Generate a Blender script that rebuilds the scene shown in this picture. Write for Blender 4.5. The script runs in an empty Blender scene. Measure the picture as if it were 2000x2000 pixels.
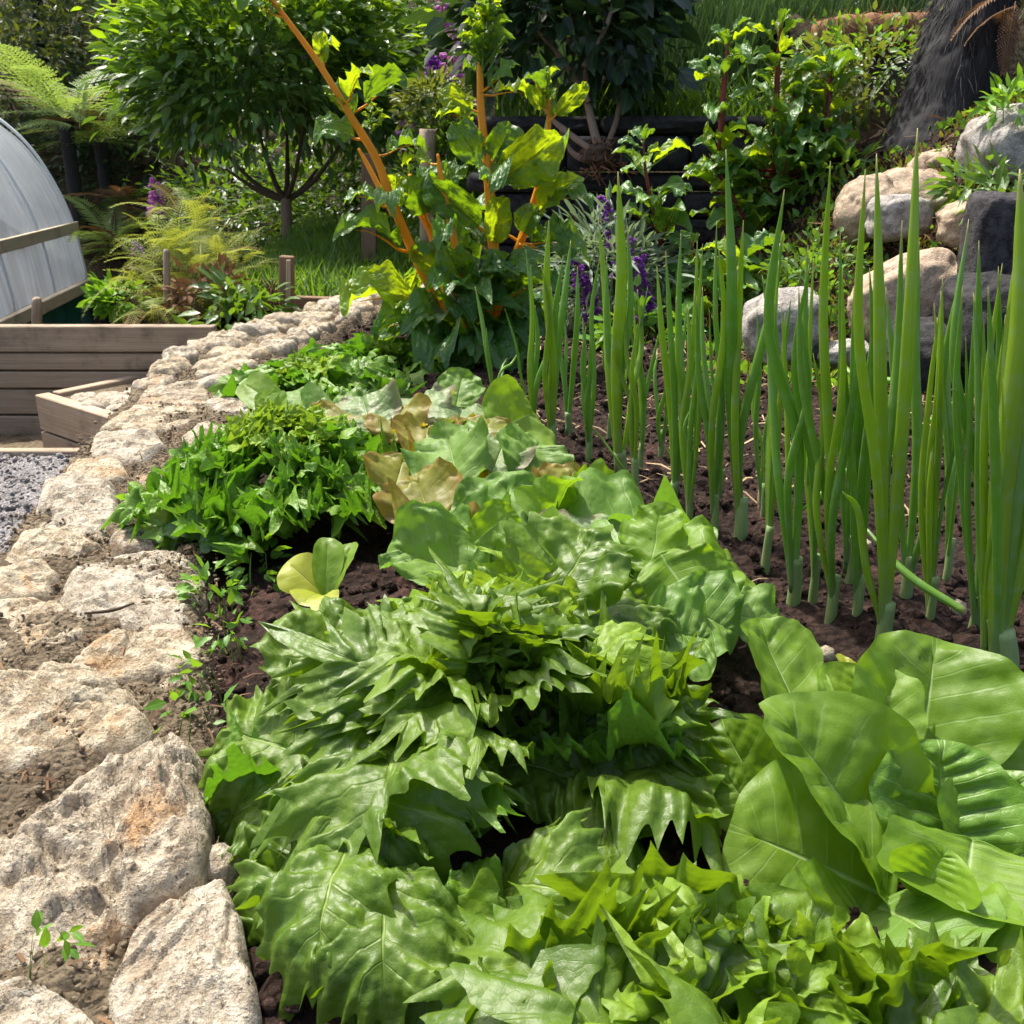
import bpy, math, random
import numpy as np
from math import sin, cos, pi, radians

# ------------------------------------------------------------------ camera, world, sun, exposure
scene = bpy.context.scene
H = 0.5                       # camera height above the soil of the bed
F = 1950.0                    # focal length in photo pixels (photo 2000 px wide)
PITCH = math.atan(700.0 / F)
cam_d = bpy.data.cameras.new("camera")
cam = bpy.data.objects.new("camera", cam_d)
scene.collection.objects.link(cam)
scene.camera = cam
cam.location = (0, 0, H)
cam.rotation_euler = (pi / 2 - PITCH, 0, 0)
cam_d.sensor_fit = 'HORIZONTAL'
cam_d.sensor_width = 36.0
cam_d.lens = 36.0 * F / 2000.0
cam_d.clip_start = 0.02
cam_d.clip_end = 500
cam_d.dof.use_dof = True
cam_d.dof.focus_distance = 0.95
cam_d.dof.aperture_fstop = 38.0

SUN_EL, SUN_AZ = radians(63), radians(-42)      # azimuth from +Y towards +X (negative: to the left)
world = bpy.data.worlds.new("World")
scene.world = world
world.use_nodes = True
wn = world.node_tree
bg = wn.nodes["Background"]
sky = wn.nodes.new("ShaderNodeTexSky")
sky.sky_type = 'NISHITA'
sky.sun_disc = False
sky.sun_elevation = SUN_EL
sky.sun_rotation = SUN_AZ
sky.air_density = 0.8
sky.dust_density = 5.0
sky.ozone_density = 0.6
wn.links.new(sky.outputs[0], bg.inputs[0])
bg.inputs[1].default_value = 0.15
sun_d = bpy.data.lights.new("sun", 'SUN')
sun_d.energy = 3.3
sun_d.angle = radians(2.0)
sun_d.color = (1.0, 0.95, 0.86)
sun = bpy.data.objects.new("sun", sun_d)
scene.collection.objects.link(sun)
sd = (cos(SUN_EL) * sin(SUN_AZ), cos(SUN_EL) * cos(SUN_AZ), sin(SUN_EL))
from mathutils import Vector
sun.rotation_euler = Vector(sd).to_track_quat('Z', 'Y').to_euler()
sun.location = (-3, 4, 8)
scene.view_settings.view_transform = 'Standard'
scene.view_settings.look = 'None'
scene.view_settings.gamma = 1.0
scene.view_settings.use_curve_mapping = False
scene.view_settings.exposure = 1.04
scene.cycles.max_bounces = 10
scene.cycles.transmission_bounces = 6
scene.cycles.transparent_max_bounces = 12

CP, SP = cos(PITCH), sin(PITCH)


def P(u, v, D):
    """world point seen at photo pixel (u, v) at ground distance D"""
    fw = F * CP - (v - 1000) * SP
    dn = F * SP + (v - 1000) * CP
    return np.array((D * (u - 1000) / fw, D, H - D * dn / fw))


def G(u, v, z=0.0):
    """world point at photo pixel (u, v) on the level plane z"""
    fw = F * CP - (v - 1000) * SP
    dn = F * SP + (v - 1000) * CP
    D = (H - z) * fw / dn
    return np.array((D * (u - 1000) / fw, D, z))


# ------------------------------------------------------------------ numpy noise
def _hash(ix, iy, iz, seed):
    h = (ix * 374761393 + iy * 668265263 + iz * 2147483647 + seed * 1274126177) & 0xFFFFFFFF
    h = ((h ^ (h >> 13)) * 1274126177) & 0xFFFFFFFF
    h = h ^ (h >> 16)
    return (h & 0xFFFFFF) / float(0xFFFFFF)


def vnoise(p, seed=0):
    p = np.asarray(p, float)
    i = np.floor(p).astype(np.int64)
    f = p - i
    f = f * f * (3 - 2 * f)
    x, y, z = i[..., 0], i[..., 1], i[..., 2]
    fx, fy, fz = f[..., 0], f[..., 1], f[..., 2]
    def c(a, b, d):
        return _hash(x + a, y + b, z + d, seed)
    x00 = c(0, 0, 0) * (1 - fx) + c(1, 0, 0) * fx
    x10 = c(0, 1, 0) * (1 - fx) + c(1, 1, 0) * fx
    x01 = c(0, 0, 1) * (1 - fx) + c(1, 0, 1) * fx
    x11 = c(0, 1, 1) * (1 - fx) + c(1, 1, 1) * fx
    a = x00 * (1 - fy) + x10 * fy
    b = x01 * (1 - fy) + x11 * fy
    return (a * (1 - fz) + b * fz) * 2 - 1


def fbm(p, seed=0, octv=4, gain=0.5):
    p = np.asarray(p, float)
    r, a = 0, 1.0
    for k in range(octv):
        r = r + a * vnoise(p, seed + k * 17)
        p = p * 2.03 + 11.3
        a *= gain
    return r


def nrm(v):
    v = np.asarray(v, float)
    return v / (np.linalg.norm(v, axis=-1, keepdims=True) + 1e-12)


def sstep(a, b, x):
    t = np.clip((x - a) / (b - a), 0, 1)
    return t * t * (3 - 2 * t)


# ------------------------------------------------------------------ mesh and object helpers
COL = scene.collection


def mesh(name, V, faces, mat=None, uv=None, smooth=True, rnd=None):
    """faces: list of (n,3) or (n,4) int arrays"""
    V = np.ascontiguousarray(V, dtype=np.float32).reshape(-1, 3)
    if isinstance(faces, np.ndarray):
        faces = [faces]
    faces = [np.asarray(f, dtype=np.int32) for f in faces if len(f)]
    loops = np.concatenate([f.ravel() for f in faces])
    sizes = np.concatenate([np.full(len(f), f.shape[1], np.int32) for f in faces])
    starts = np.concatenate(([0], np.cumsum(sizes)[:-1])).astype(np.int32)
    me = bpy.data.meshes.new(name)
    me.vertices.add(len(V))
    me.vertices.foreach_set("co", V.ravel())
    me.loops.add(len(loops))
    me.loops.foreach_set("vertex_index", loops)
    me.polygons.add(len(sizes))
    me.polygons.foreach_set("loop_start", starts)
    me.update(calc_edges=True)
    me.polygons.foreach_set("use_smooth", np.full(len(sizes), smooth, dtype=bool))
    if uv is not None:
        l = me.uv_layers.new(name="UVMap")
        l.data.foreach_set("uv", np.asarray(uv, np.float32)[loops].ravel())
    if rnd is not None:
        a = me.attributes.new("rnd", 'FLOAT', 'POINT')
        a.data.foreach_set("value", np.asarray(rnd, np.float32).ravel())
    if mat is not None:
        me.materials.append(mat)
    me.update()
    return me


def obj(name, me, parent=None, loc=(0, 0, 0)):
    o = bpy.data.objects.new(name, me)
    COL.objects.link(o)
    o.location = loc
    if parent is not None:
        o.parent = parent
    return o


def tag(o, label=None, cat=None, group=None, kind=None):
    if label: o['label'] = label
    if cat: o['category'] = cat
    if group: o['group'] = group
    if kind: o['kind'] = kind
    return o


def thing(name, label, cat, loc=(0, 0, 0), group=None):
    o = bpy.data.objects.new(name, None)
    COL.objects.link(o)
    o.location = tuple(float(c) for c in loc)
    o.empty_display_size = 0.05
    return tag(o, label, cat, group)


def part(name, root, V, faces, mat, uv=None, smooth=True, rnd=None, parent=None, kind=None):
    """V in world coordinates; the part hangs under root"""
    me = mesh(name, np.asarray(V) - np.array(root.location), faces, mat, uv, smooth, rnd)
    o = obj(name, me, parent or root)
    if kind: o['kind'] = kind
    return o


def struct(name, V, faces, mat, uv=None, smooth=True, kind='structure', rnd=None):
    o = obj(name, mesh(name, V, faces, mat, uv, smooth, rnd))
    o['kind'] = kind
    return o


_gf = {}


def gridf(ns, nt, wrap=False):
    """quads of a grid, index = j*ns + i (i across, j along)"""
    key = (ns, nt, wrap)
    if key not in _gf:
        i = np.arange(ns if wrap else ns - 1)
        j = np.arange(nt - 1)
        I, J = np.meshgrid(i, j)
        I, J = I.ravel(), J.ravel()
        I2 = (I + 1) % ns
        _gf[key] = np.stack([J * ns + I, J * ns + I2, (J + 1) * ns + I2, (J + 1) * ns + I], 1).astype(np.int32)
    return _gf[key]


def catmull(pts, n):
    pts = np.asarray(pts, float)
    m = len(pts)
    if m == 2:
        t = np.linspace(0, 1, n)[:, None]
        return pts[0] * (1 - t) + pts[1] * t
    e = np.vstack([2 * pts[0] - pts[1], pts, 2 * pts[-1] - pts[-2]])
    u = np.linspace(0, m - 1 - 1e-9, n)
    k = u.astype(int)
    t = (u - k)[:, None]
    p0, p1, p2, p3 = e[k], e[k + 1], e[k + 2], e[k + 3]
    return 0.5 * (2 * p1 + (p2 - p0) * t + (2 * p0 - 5 * p1 + 4 * p2 - p3) * t ** 2 + (3 * p1 - p0 - 3 * p2 + p3) * t ** 3)


def tube(pts, radii, n=24, seg=10, rough=0.0, seed=0, flat=1.0):
    """swept tube, returns V, F, UV"""
    C = catmull(pts, n)
    r = np.interp(np.linspace(0, 1, n), np.linspace(0, 1, len(radii)), radii)
    T = nrm(np.gradient(C, axis=0))
    ref = np.array((1.0, 0.1, 0.0)) if abs(T[:, 0]).mean() < 0.8 else np.array((0, 0, 1.0))
    X = nrm(np.cross(T, np.tile(np.cross(ref, T[0]), (n, 1))))
    Y = np.cross(T, X)
    a = np.linspace(0, 2 * pi, seg, endpoint=False)
    ca, sa = np.cos(a), np.sin(a)
    V = C[:, None, :] + r[:, None, None] * (X[:, None, :] * ca[None, :, None] + flat * Y[:, None, :] * sa[None, :, None])
    if rough:
        N = V - C[:, None, :]
        V = V + N * (rough * fbm(V * 1.2 / max(r.mean(), 1e-4), seed, 3))[..., None]
    UV = np.stack(np.broadcast_arrays((a / (2 * pi))[None, :], np.linspace(0, 1, n)[:, None]), -1)
    V = V.reshape(-1, 3)
    UV = UV.reshape(-1, 2)
    fs = [gridf(seg, n, True)]
    # end caps
    V = np.vstack([V, C[0], C[-1]])
    UV = np.vstack([UV, (0.5, 0), (0.5, 1)])
    b, t = len(V) - 2, len(V) - 1
    i = np.arange(seg)
    fs.append(np.stack([np.full(seg, b), (i + 1) % seg, i], 1))
    o = (n - 1) * seg
    fs.append(np.stack([np.full(seg, t), o + i, o + (i + 1) % seg], 1))
    return V, fs, UV


def join(items):
    """items of (V, [faces], uv) -> one"""
    Vs, Fs, Us, o = [], {}, [], 0
    for V, fs, U in items:
        Vs.append(V)
        Us.append(U if U is not None else np.zeros((len(V), 2)))
        for f in (fs if isinstance(fs, list) else [fs]):
            Fs.setdefault(f.shape[1], []).append(f + o)
        o += len(V)
    return np.vstack(Vs), [np.vstack(f) for f in Fs.values()], np.vstack(Us)


def instances(T, TF, TUV, pos, X, Y, Z, size, rnd=None):
    """stamp a template many times into one mesh. T (m,3); frames (n,3)"""
    n, m = len(pos), len(T)
    s = np.broadcast_to(np.asarray(size, float), (n,))[:, None, None]
    V = pos[:, None, :] + s * (T[None, :, 0:1] * X[:, None, :] + T[None, :, 1:2] * Y[:, None, :] + T[None, :, 2:3] * Z[:, None, :])
    off = (np.arange(n) * m)[:, None, None]
    Fs = [(f[None] + off).reshape(-1, f.shape[1]) for f in (TF if isinstance(TF, list) else [TF])]
    UV = np.tile(TUV, (n, 1))
    R = None if rnd is None else np.repeat(rnd, m)
    return V.reshape(-1, 3), Fs, UV, R


def frames(Y, up, rng, roll=0.4):
    """leaf frames: Y along the leaf, Z its upper side, near up"""
    Y = nrm(Y)
    up = np.broadcast_to(up, Y.shape) + rng.normal(0, roll, Y.shape)
    X = nrm(np.cross(Y, up))
    Z = np.cross(X, Y)
    return X, Y, Z


def box(c0, c1, n=1, bev=0.004, jit=0.0, seed=0):
    """plank: box with bevelled edges between two corners (axis aligned), as verts+faces"""
    c0, c1 = np.minimum(c0, c1), np.maximum(c0, c1)
    c, h = (c0 + c1) / 2, (c1 - c0) / 2
    b = min(bev, h.min() * 0.45)
    V, idx = [], {}
    for sx in (-1, 1):
        for sy in (-1, 1):
            for sz in (-1, 1):
                for ax in range(3):
                    s = np.array((sx, sy, sz), float)
                    p = s * (h - b)
                    p[ax] = s[ax] * h[ax]
                    idx[(sx, sy, sz, ax)] = len(V)
                    V.append(c + p)
    V = np.array(V)
    Q, T3 = [], []
    for ax in range(3):
        o = [k for k in range(3) if k != ax]
        for s in (-1, 1):
            q = []
            for (a, bb) in ((-1, -1), (1, -1), (1, 1), (-1, 1)):
                k = [0, 0, 0]; k[ax] = s; k[o[0]] = a; k[o[1]] = bb
                q.append(idx[(*k, ax)])
            Q.append(q)
    for ax in range(3):                     # edges parallel to ax
        o = [k for k in range(3) if k != ax]
        for a in (-1, 1):
            for bb in (-1, 1):
                def K(e, face):
                    k = [0, 0, 0]; k[ax] = e; k[o[0]] = a; k[o[1]] = bb
                    return idx[(*k, face)]
                Q.append([K(-1, o[0]), K(1, o[0]), K(1, o[1]), K(-1, o[1])])
    for sx in (-1, 1):
        for sy in (-1, 1):
            for sz in (-1, 1):
                T3.append([idx[(sx, sy, sz, k)] for k in range(3)])
    Q, T3 = np.array(Q, np.int32), np.array(T3, np.int32)
    def fix(Fa):
        out = []
        for f in Fa:
            n_ = np.cross(V[f[1]] - V[f[0]], V[f[2]] - V[f[0]])
            out.append(f if np.dot(n_, V[f].mean(0) - c) > 0 else f[::-1])
        return np.array(out, np.int32)
    return V, [fix(Q), fix(T3)]


def board(root, name, a, b, width, thick, up=(0, 0, 1), mat=None, parent=None, seed=0):
    """a board from a to b (its centre line), its width along up, its thickness across"""
    a, b, up = np.array(a, float), np.array(b, float), np.array(up, float)
    L = np.linalg.norm(b - a)
    Y = (b - a) / L
    X = nrm(np.cross(Y, up))
    Z = np.cross(X, Y)
    V, fs = box(np.array((-thick / 2, 0, -width / 2)), np.array((thick / 2, L, width / 2)), bev=0.003)
    U = np.stack([V[:, 2] / width + 0.5 + seed * 3.7, V[:, 1]], 1)
    W = a + V[:, :1] * X + V[:, 1:2] * Y + V[:, 2:] * Z
    return part(name, root, W, fs, mat, U, smooth=False, parent=parent)


# ------------------------------------------------------------------ materials
class NT:
    def __init__(self, name):
        self.m = bpy.data.materials.new(name)
        self.m.use_nodes = True
        self.t = self.m.node_tree
        self.t.nodes.clear()
        self.out = self.t.nodes.new("ShaderNodeOutputMaterial")

    def n(self, typ, _o=0, **kw):
        nd = self.t.nodes.new(typ)
        for k, v in kw.items():
            if k.startswith('i_'):
                key = k[2:]
                key = int(key) if key.isdigit() else key.replace('_', ' ')
                self.set(nd.inputs[key], v)
            else:
                setattr(nd, k, v)
        return nd

    def set(self, sock, v):
        if hasattr(v, 'outputs'):
            v = v.outputs[0]
        if isinstance(v, bpy.types.NodeSocket):
            self.t.links.new(v, sock)
        else:
            if sock.type == 'RGBA' and len(v) == 3:
                v = (*v, 1)
            sock.default_value = v

    def math(self, op, a, b=None, c=None, clamp=False):
        nd = self.n("ShaderNodeMath", operation=op, use_clamp=clamp)
        for k, v in enumerate((a, b, c)):
            if v is not None:
                self.set(nd.inputs[k], v)
        return nd.outputs[0]

    def step(self, x, a, b, lo=0.0, hi=1.0):
        nd = self.n("ShaderNodeMapRange", interpolation_type='SMOOTHSTEP')
        for k, v in enumerate((x, a, b, lo, hi)):
            self.set(nd.inputs[k], v)
        return nd.outputs[0]

    def mix(self, f, a, b, blend='MIX'):
        nd = self.n("ShaderNodeMix", data_type='RGBA', blend_type=blend)
        self.set(nd.inputs[0], f)
        self.set(nd.inputs[6], a)
        self.set(nd.inputs[7], b)
        return nd.outputs[2]

    def noise(self, scale, detail=4, vec=None, rough=0.55, dist=0.0):
        nd = self.n("ShaderNodeTexNoise")
        nd.inputs['Scale'].default_value = scale
        nd.inputs['Detail'].default_value = detail
        nd.inputs['Roughness'].default_value = rough
        nd.inputs['Distortion'].default_value = dist
        if vec is not None:
            self.set(nd.inputs['Vector'], vec)
        return nd.outputs[0]

    def voro(self, scale, vec=None, feature='F1', out=0, smooth=None):
        nd = self.n("ShaderNodeTexVoronoi", feature=feature)
        nd.inputs['Scale'].default_value = scale
        if smooth is not None and 'Smoothness' in nd.inputs:
            nd.inputs['Smoothness'].default_value = smooth
        if vec is not None:
            self.set(nd.inputs['Vector'], vec)
        return nd.outputs[out]

    def bump(self, h, strength, dist=0.01, normal=None):
        nd = self.n("ShaderNodeBump")
        nd.inputs['Strength'].default_value = strength
        nd.inputs['Distance'].default_value = dist
        self.set(nd.inputs['Height'], h)
        if normal is not None:
            self.set(nd.inputs['Normal'], normal)
        return nd.outputs[0]

    def surf(self, color, rough, normal=None, spec=0.4, trans=None, tfac=0.0, coat=0.0):
        p = self.n("ShaderNodeBsdfPrincipled")
        self.set(p.inputs['Base Color'], color)
        self.set(p.inputs['Roughness'], rough)
        p.inputs['Specular IOR Level'].default_value = spec
        if coat:
            p.inputs['Coat Weight'].default_value = coat
            p.inputs['Coat Roughness'].default_value = 0.25
        if normal is not None:
            self.set(p.inputs['Normal'], normal)
        s = p.outputs[0]
        if trans is not None:
            t = self.n("ShaderNodeBsdfTranslucent")
            self.set(t.inputs[0], trans)
            if normal is not None:
                self.set(t.inputs['Normal'], normal)
            mx = self.n("ShaderNodeMixShader")
            self.set(mx.inputs[0], tfac)
            self.t.links.new(s, mx.inputs[1])
            self.t.links.new(t.outputs[0], mx.inputs[2])
            s = mx.outputs[0]
        self.t.links.new(s, self.out.inputs[0])
        return self.m

    def coord(self, which='Object'):
        return self.n("ShaderNodeTexCoord").outputs[which]

    def uvxy(self):
        s = self.n("ShaderNodeSeparateXYZ")
        self.set(s.inputs[0], self.coord('UV'))
        return s.outputs[0], s.outputs[1]

    def rand(self):
        a = self.n("ShaderNodeAttribute", attribute_name="rnd").outputs['Fac']
        r = self.n("ShaderNodeObjectInfo").outputs['Random']
        return self.math('FRACT', self.math('ADD', a, r))


def leaf_mat(name, c1, c2, vein, trans, rough=0.38, nv=7.0, K=1.6, vstr=0.5, bump=0.35, tfac=0.35,
             midw=0.07, blister=55.0, blamp=0.5, spec=0.45, edge=None, speck=None, base=None, tint=None):
    """a leaf with a midrib and side veins laid out on its own UVs (x across, y along)"""
    q = NT(name)
    x, y = q.uvxy()
    co = q.coord('Object')
    a = q.math('MULTIPLY', q.math('ABSOLUTE', q.math('SUBTRACT', x, 0.5)), 2.0)
    wob = q.noise(30, 2, co)
    ph = q.math('ADD', q.math('SUBTRACT', q.math('MULTIPLY', y, nv), q.math('MULTIPLY', a, K)), q.math('MULTIPLY', wob, 0.3))
    tri = q.math('MULTIPLY', q.math('ABSOLUTE', q.math('SUBTRACT', q.math('FRACT', ph), 0.5)), 2.0)
    sv = q.step(tri, 0.86, 1.0)
    sv = q.math('MULTIPLY', sv, q.step(a, 1.0, 0.55, 0.15, 1.0))
    mid = q.step(q.math('MULTIPLY', a, q.math('ADD', 0.45, y)), midw, midw * 0.25)
    mid = q.math('MULTIPLY', mid, q.step(y, 1.0, 0.75))
    cell = q.voro(blister, co, 'DISTANCE_TO_EDGE')
    net = q.step(cell, 0.07, 0.0)
    vm = q.math('MAXIMUM', mid, q.math('MULTIPLY', sv, vstr))
    vm = q.math('MAXIMUM', vm, q.math('MULTIPLY', net, vstr * 0.22))
    lo = q.noise(14, 4, co)
    rnd = q.rand()
    f = q.math('ADD', q.math('MULTIPLY', q.step(lo, 0.32, 0.68), 0.62), q.math('MULTIPLY', rnd, 0.38))
    col = q.mix(f, c1, c2)
    if base is not None:
        col = q.mix(q.step(y, 0.42, 0.0), col, base)
    if edge is not None:
        col = q.mix(q.step(a, 0.55, 1.0, 0.0, 0.75), col, edge)
    if speck is not None:
        sn = q.noise(60, 5, co, 0.7)
        sm = q.math('MULTIPLY', q.step(sn, 0.52, 0.62), q.step(q.noise(12, 2, co), 0.42, 0.62))
        col = q.mix(q.math('MULTIPLY', sm, 0.85), col, speck)
    fine = q.noise(520, 3, co)
    col = q.mix(q.step(fine, 0.35, 0.75, 0.0, 0.30), col, c1)
    mott = q.noise(48, 4, co)
    col = q.mix(q.step(mott, 0.45, 0.72, 0.0, 0.14), col, vein)
    sp = q.n('ShaderNodeTexVoronoi')
    sp.inputs['Scale'].default_value = 38
    q.set(sp.inputs['Vector'], co)
    sc = q.n('ShaderNodeSeparateColor')
    q.set(sc.inputs[0], sp.outputs['Color'])
    spot = q.math('MULTIPLY', q.step(sp.outputs['Distance'], 0.10, 0.05), q.math('GREATER_THAN', sc.outputs[0], 0.86))
    col = q.mix(q.math('MULTIPLY', vm, 0.8), col, vein)
    col = q.mix(q.math('MULTIPLY', spot, 0.8), col, (0.05, 0.035, 0.015))
    hgt = q.math('ADD', q.math('MULTIPLY', q.voro(blister, co, 'SMOOTH_F1', smooth=0.8), -blamp),
                 q.math('MULTIPLY', vm, -0.35))
    hgt = q.math('ADD', hgt, q.math('MULTIPLY', fine, 0.10))
    nm = q.bump(hgt, bump, 0.004)
    tc = q.mix(q.math('MULTIPLY', vm, 0.55), trans, tuple(c * 0.45 for c in trans))
    return q.surf(col, q.step(lo, 0.2, 0.8, rough - 0.07, rough + 0.1), nm, spec, tc, tfac)


def foliage_mat(name, c1, c2, trans, rough=0.4, tfac=0.3, spec=0.4, c3=None):
    q = NT(name)
    x, y = q.uvxy()
    a = q.math('MULTIPLY', q.math('ABSOLUTE', q.math('SUBTRACT', x, 0.5)), 2.0)
    r = q.rand()
    col = q.mix(r, c1, c2)
    if c3 is not None:
        col = q.mix(q.step(r, 0.86, 0.93), col, c3)
    col = q.mix(q.step(a, 0.16, 0.0, 0.0, 0.35), col, tuple(min(1, c * 2 + 0.03) for c in c2))
    nm = q.bump(q.noise(90, 3, q.coord('Object')), 0.3, 0.004)
    return q.surf(col, rough, nm, spec, trans, tfac)


def stone_mat(name, c1, c2, stain, dark, scale=1.0, speck=0.6, stain_lo=0.53, lichen=None, rough=0.85, bump=0.8):
    q = NT(name)
    co = q.coord('Object')
    big = q.noise(9 * scale, 5, co, 0.6)
    mid = q.noise(45 * scale, 6, co, 0.7)
    fin = q.noise(260 * scale, 4, co, 0.7)
    col = q.mix(q.step(mid, 0.36, 0.62), c1, c2)
    st = q.noise(13 * scale, 6, co, 0.65, 0.6)
    col = q.mix(q.math('MULTIPLY', q.step(st, stain_lo, stain_lo + 0.16), q.step(mid, 0.3, 0.6, 0.2, 0.85)), col, stain)
    if lichen is not None:
        col = q.mix(q.step(q.noise(17 * scale, 5, co, 0.7), 0.55, 0.66, 0, 0.8), col, lichen)
    sp = q.step(fin, 0.57, 0.68)
    col = q.mix(q.math('MULTIPLY', sp, speck), col, dark)
    sp2 = q.step(q.noise(120 * scale, 5, co, 0.75), 0.56, 0.66)
    col = q.mix(q.math('MULTIPLY', sp2, speck * 0.75), col, dark)
    sp3 = q.step(q.noise(330 * scale, 2, co), 0.6, 0.7)
    col = q.mix(q.math('MULTIPLY', sp3, 0.5), col, tuple(min(0.8, c * 1.35) for c in c2))
    h = q.math('ADD', q.math('MULTIPLY', mid, 1.0), q.math('MULTIPLY', fin, 0.45))
    h = q.math('ADD', h, q.math('MULTIPLY', big, 1.0))
    nm = q.bump(h, bump, 0.012)
    return q.surf(col, rough, nm, 0.25)


def soil_mat(name, c1, c2, c3, scale=1.0, bump=1.0, rough=0.95):
    q = NT(name)
    co = q.coord('Object')
    a = q.noise(60 * scale, 8, co, 0.7)
    b = q.noise(12 * scale, 4, co, 0.6)
    col = q.mix(q.step(a, 0.35, 0.65), c1, c2)
    col = q.mix(q.math('MULTIPLY', q.step(b, 0.48, 0.68), q.step(a, 0.4, 0.6, 0.3, 1)), col, c3)
    bits = q.voro(170 * scale, co)
    col = q.mix(q.step(bits, 0.18, 0.08, 0, 0.5), col, tuple(min(1, c * 2.2) for c in c3))
    h = q.math('ADD', a, q.math('MULTIPLY', q.voro(110 * scale, co), -0.6))
    return q.surf(col, rough, q.bump(h, bump, 0.012), 0.2)


def wood_mat(name, c1, c2, dark, sx=9.0, sy=1.3, knots=True, rough=0.8):
    q = NT(name)
    x, y = q.uvxy()
    cb = q.n("ShaderNodeCombineXYZ")
    q.set(cb.inputs[0], q.math('MULTIPLY', x, sx))
    q.set(cb.inputs[1], q.math('MULTIPLY', y, sy))
    g = q.noise(1.6, 7, cb.outputs[0], 0.65, 0.5)
    cb2 = q.n("ShaderNodeCombineXYZ")
    q.set(cb2.inputs[0], q.math('MULTIPLY', x, sx * 6))
    q.set(cb2.inputs[1], q.math('MULTIPLY', y, sy * 3))
    g2 = q.noise(1.8, 4, cb2.outputs[0], 0.6)
    col = q.mix(q.step(g, 0.3, 0.7), c1, c2)
    col = q.mix(q.step(g2, 0.52, 0.75, 0.0, 0.55), col, dark)
    co = q.coord('Object')
    bl = q.noise(7, 5, co, 0.65)
    col = q.mix(q.step(bl, 0.5, 0.72, 0, 0.7), col, dark)
    if knots:
        kn = q.voro(2.2, cb.outputs[0])
        col = q.mix(q.step(kn, 0.16, 0.05, 0, 0.85), col, dark)
    h = q.math('ADD', g2, q.math('MULTIPLY', g, 0.5))
    return q.surf(col, rough, q.bump(h, 0.5, 0.004), 0.25)


def stem_mat(name, c1, c2, rough=0.4, sx=8, sy=2, trans=None, tfac=0.0, spec=0.4, base=None, bump=0.3, tip=None):
    q = NT(name)
    x, y = q.uvxy()
    cb = q.n("ShaderNodeCombineXYZ")
    q.set(cb.inputs[0], q.math('MULTIPLY', x, sx))
    q.set(cb.inputs[1], q.math('MULTIPLY', y, sy))
    g = q.noise(2.0, 5, cb.outputs[0], 0.6)
    r = q.rand()
    col = q.mix(q.math('ADD', q.math('MULTIPLY', q.step(g, 0.3, 0.7), 0.6), q.math('MULTIPLY', r, 0.4)), c1, c2)
    if base is not None:
        col = q.mix(q.step(y, 0.16, 0.0), col, base)
    if tip is not None:
        bl = q.noise(60, 4, q.coord('Object'))
        col = q.mix(q.step(bl, 0.45, 0.75, 0.0, 0.35), col, (0.30, 0.40, 0.26))
        col = q.mix(q.step(q.math('ADD', y, q.math('MULTIPLY', r, 0.06)), 0.955, 1.03), col, tip)
    return q.surf(col, rough, q.bump(g, bump, 0.003), spec, trans, tfac)


# greens
M = {}
M['frill'] = leaf_mat('frill_leaf', (0.046, 0.102, 0.003), (0.132, 0.222, 0.015), (0.24, 0.35, 0.07), (0.30, 0.50, 0.01),
                      rough=0.45, nv=8, K=.3, vstr=0.35, bump=0.6, tfac=0.27, blister=142, midw=0.04, base=(0.20, 0.33, 0.08), spec=.5)
M['frill_heart'] = leaf_mat('frill_heart_leaf', (0.105, 0.200, 0.008), (0.22, 0.335, 0.028), (0.33, 0.47, 0.15), (0.40, 0.60, 0.03),
                            rough=0.45, nv=8, K=.3, vstr=0.3, bump=0.55, tfac=0.28, blister=170, midw=0.04, base=(0.30, 0.43, 0.14), spec=.32)
M['frill_dark'] = leaf_mat('endive_leaf', (0.072, 0.150, 0.005), (0.160, 0.275, 0.016), (0.18, 0.33, 0.07), (0.20, 0.48, 0.015),
                           rough=0.45, nv=8, K=.3, vstr=0.3, bump=0.55, tfac=0.25, blister=204, midw=0.05, edge=(0.13, 0.28, 0.02), spec=.5)
M['romaine'] = leaf_mat('romaine_leaf', (0.100, 0.195, 0.008), (0.175, 0.295, 0.024), (0.34, 0.48, 0.18), (0.34, 0.58, 0.015),
                        rough=0.47, nv=9, K=.2, vstr=0.26, bump=0.45, tfac=0.36, blister=88, midw=0.035, spec=.35)
M['romaine_heart'] = leaf_mat('romaine_heart_leaf', (0.080, 0.185, 0.012), (0.165, 0.30, 0.034), (0.34, 0.48, 0.18), (0.30, 0.55, 0.02),
                              rough=0.42, nv=11, K=.2, vstr=0.6, bump=0.5, tfac=0.27, blister=115, midw=0.04, spec=.4)
M['butter'] = leaf_mat('butterhead_leaf', (0.085, 0.185, 0.018), (0.165, 0.285, 0.050), (0.27, 0.39, 0.11), (0.25, 0.50, 0.03),
                       rough=0.48, nv=9, K=.2, vstr=0.5, bump=0.5, tfac=0.30, blister=102, midw=0.04, spec=.35)
M['speckled'] = leaf_mat('speckled_leaf', (0.12, 0.20, 0.055), (0.23, 0.31, 0.14), (0.30, 0.40, 0.18), (0.30, 0.42, 0.03),
                         rough=0.48, nv=9, K=.2, vstr=0.4, bump=0.5, tfac=0.3, blister=153, speck=(0.13, 0.06, 0.055), midw=.04,
                         edge=(0.26, 0.17, 0.13))
M['bronze'] = leaf_mat('bronze_leaf', (0.16, 0.19, 0.015), (0.27, 0.23, 0.035), (0.34, 0.36, 0.09), (0.46, 0.40, 0.01),
                       rough=0.48, nv=9, K=.2, vstr=0.4, bump=0.4, tfac=0.4, blister=102, edge=(0.26, 0.12, 0.025), midw=.04)
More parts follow.
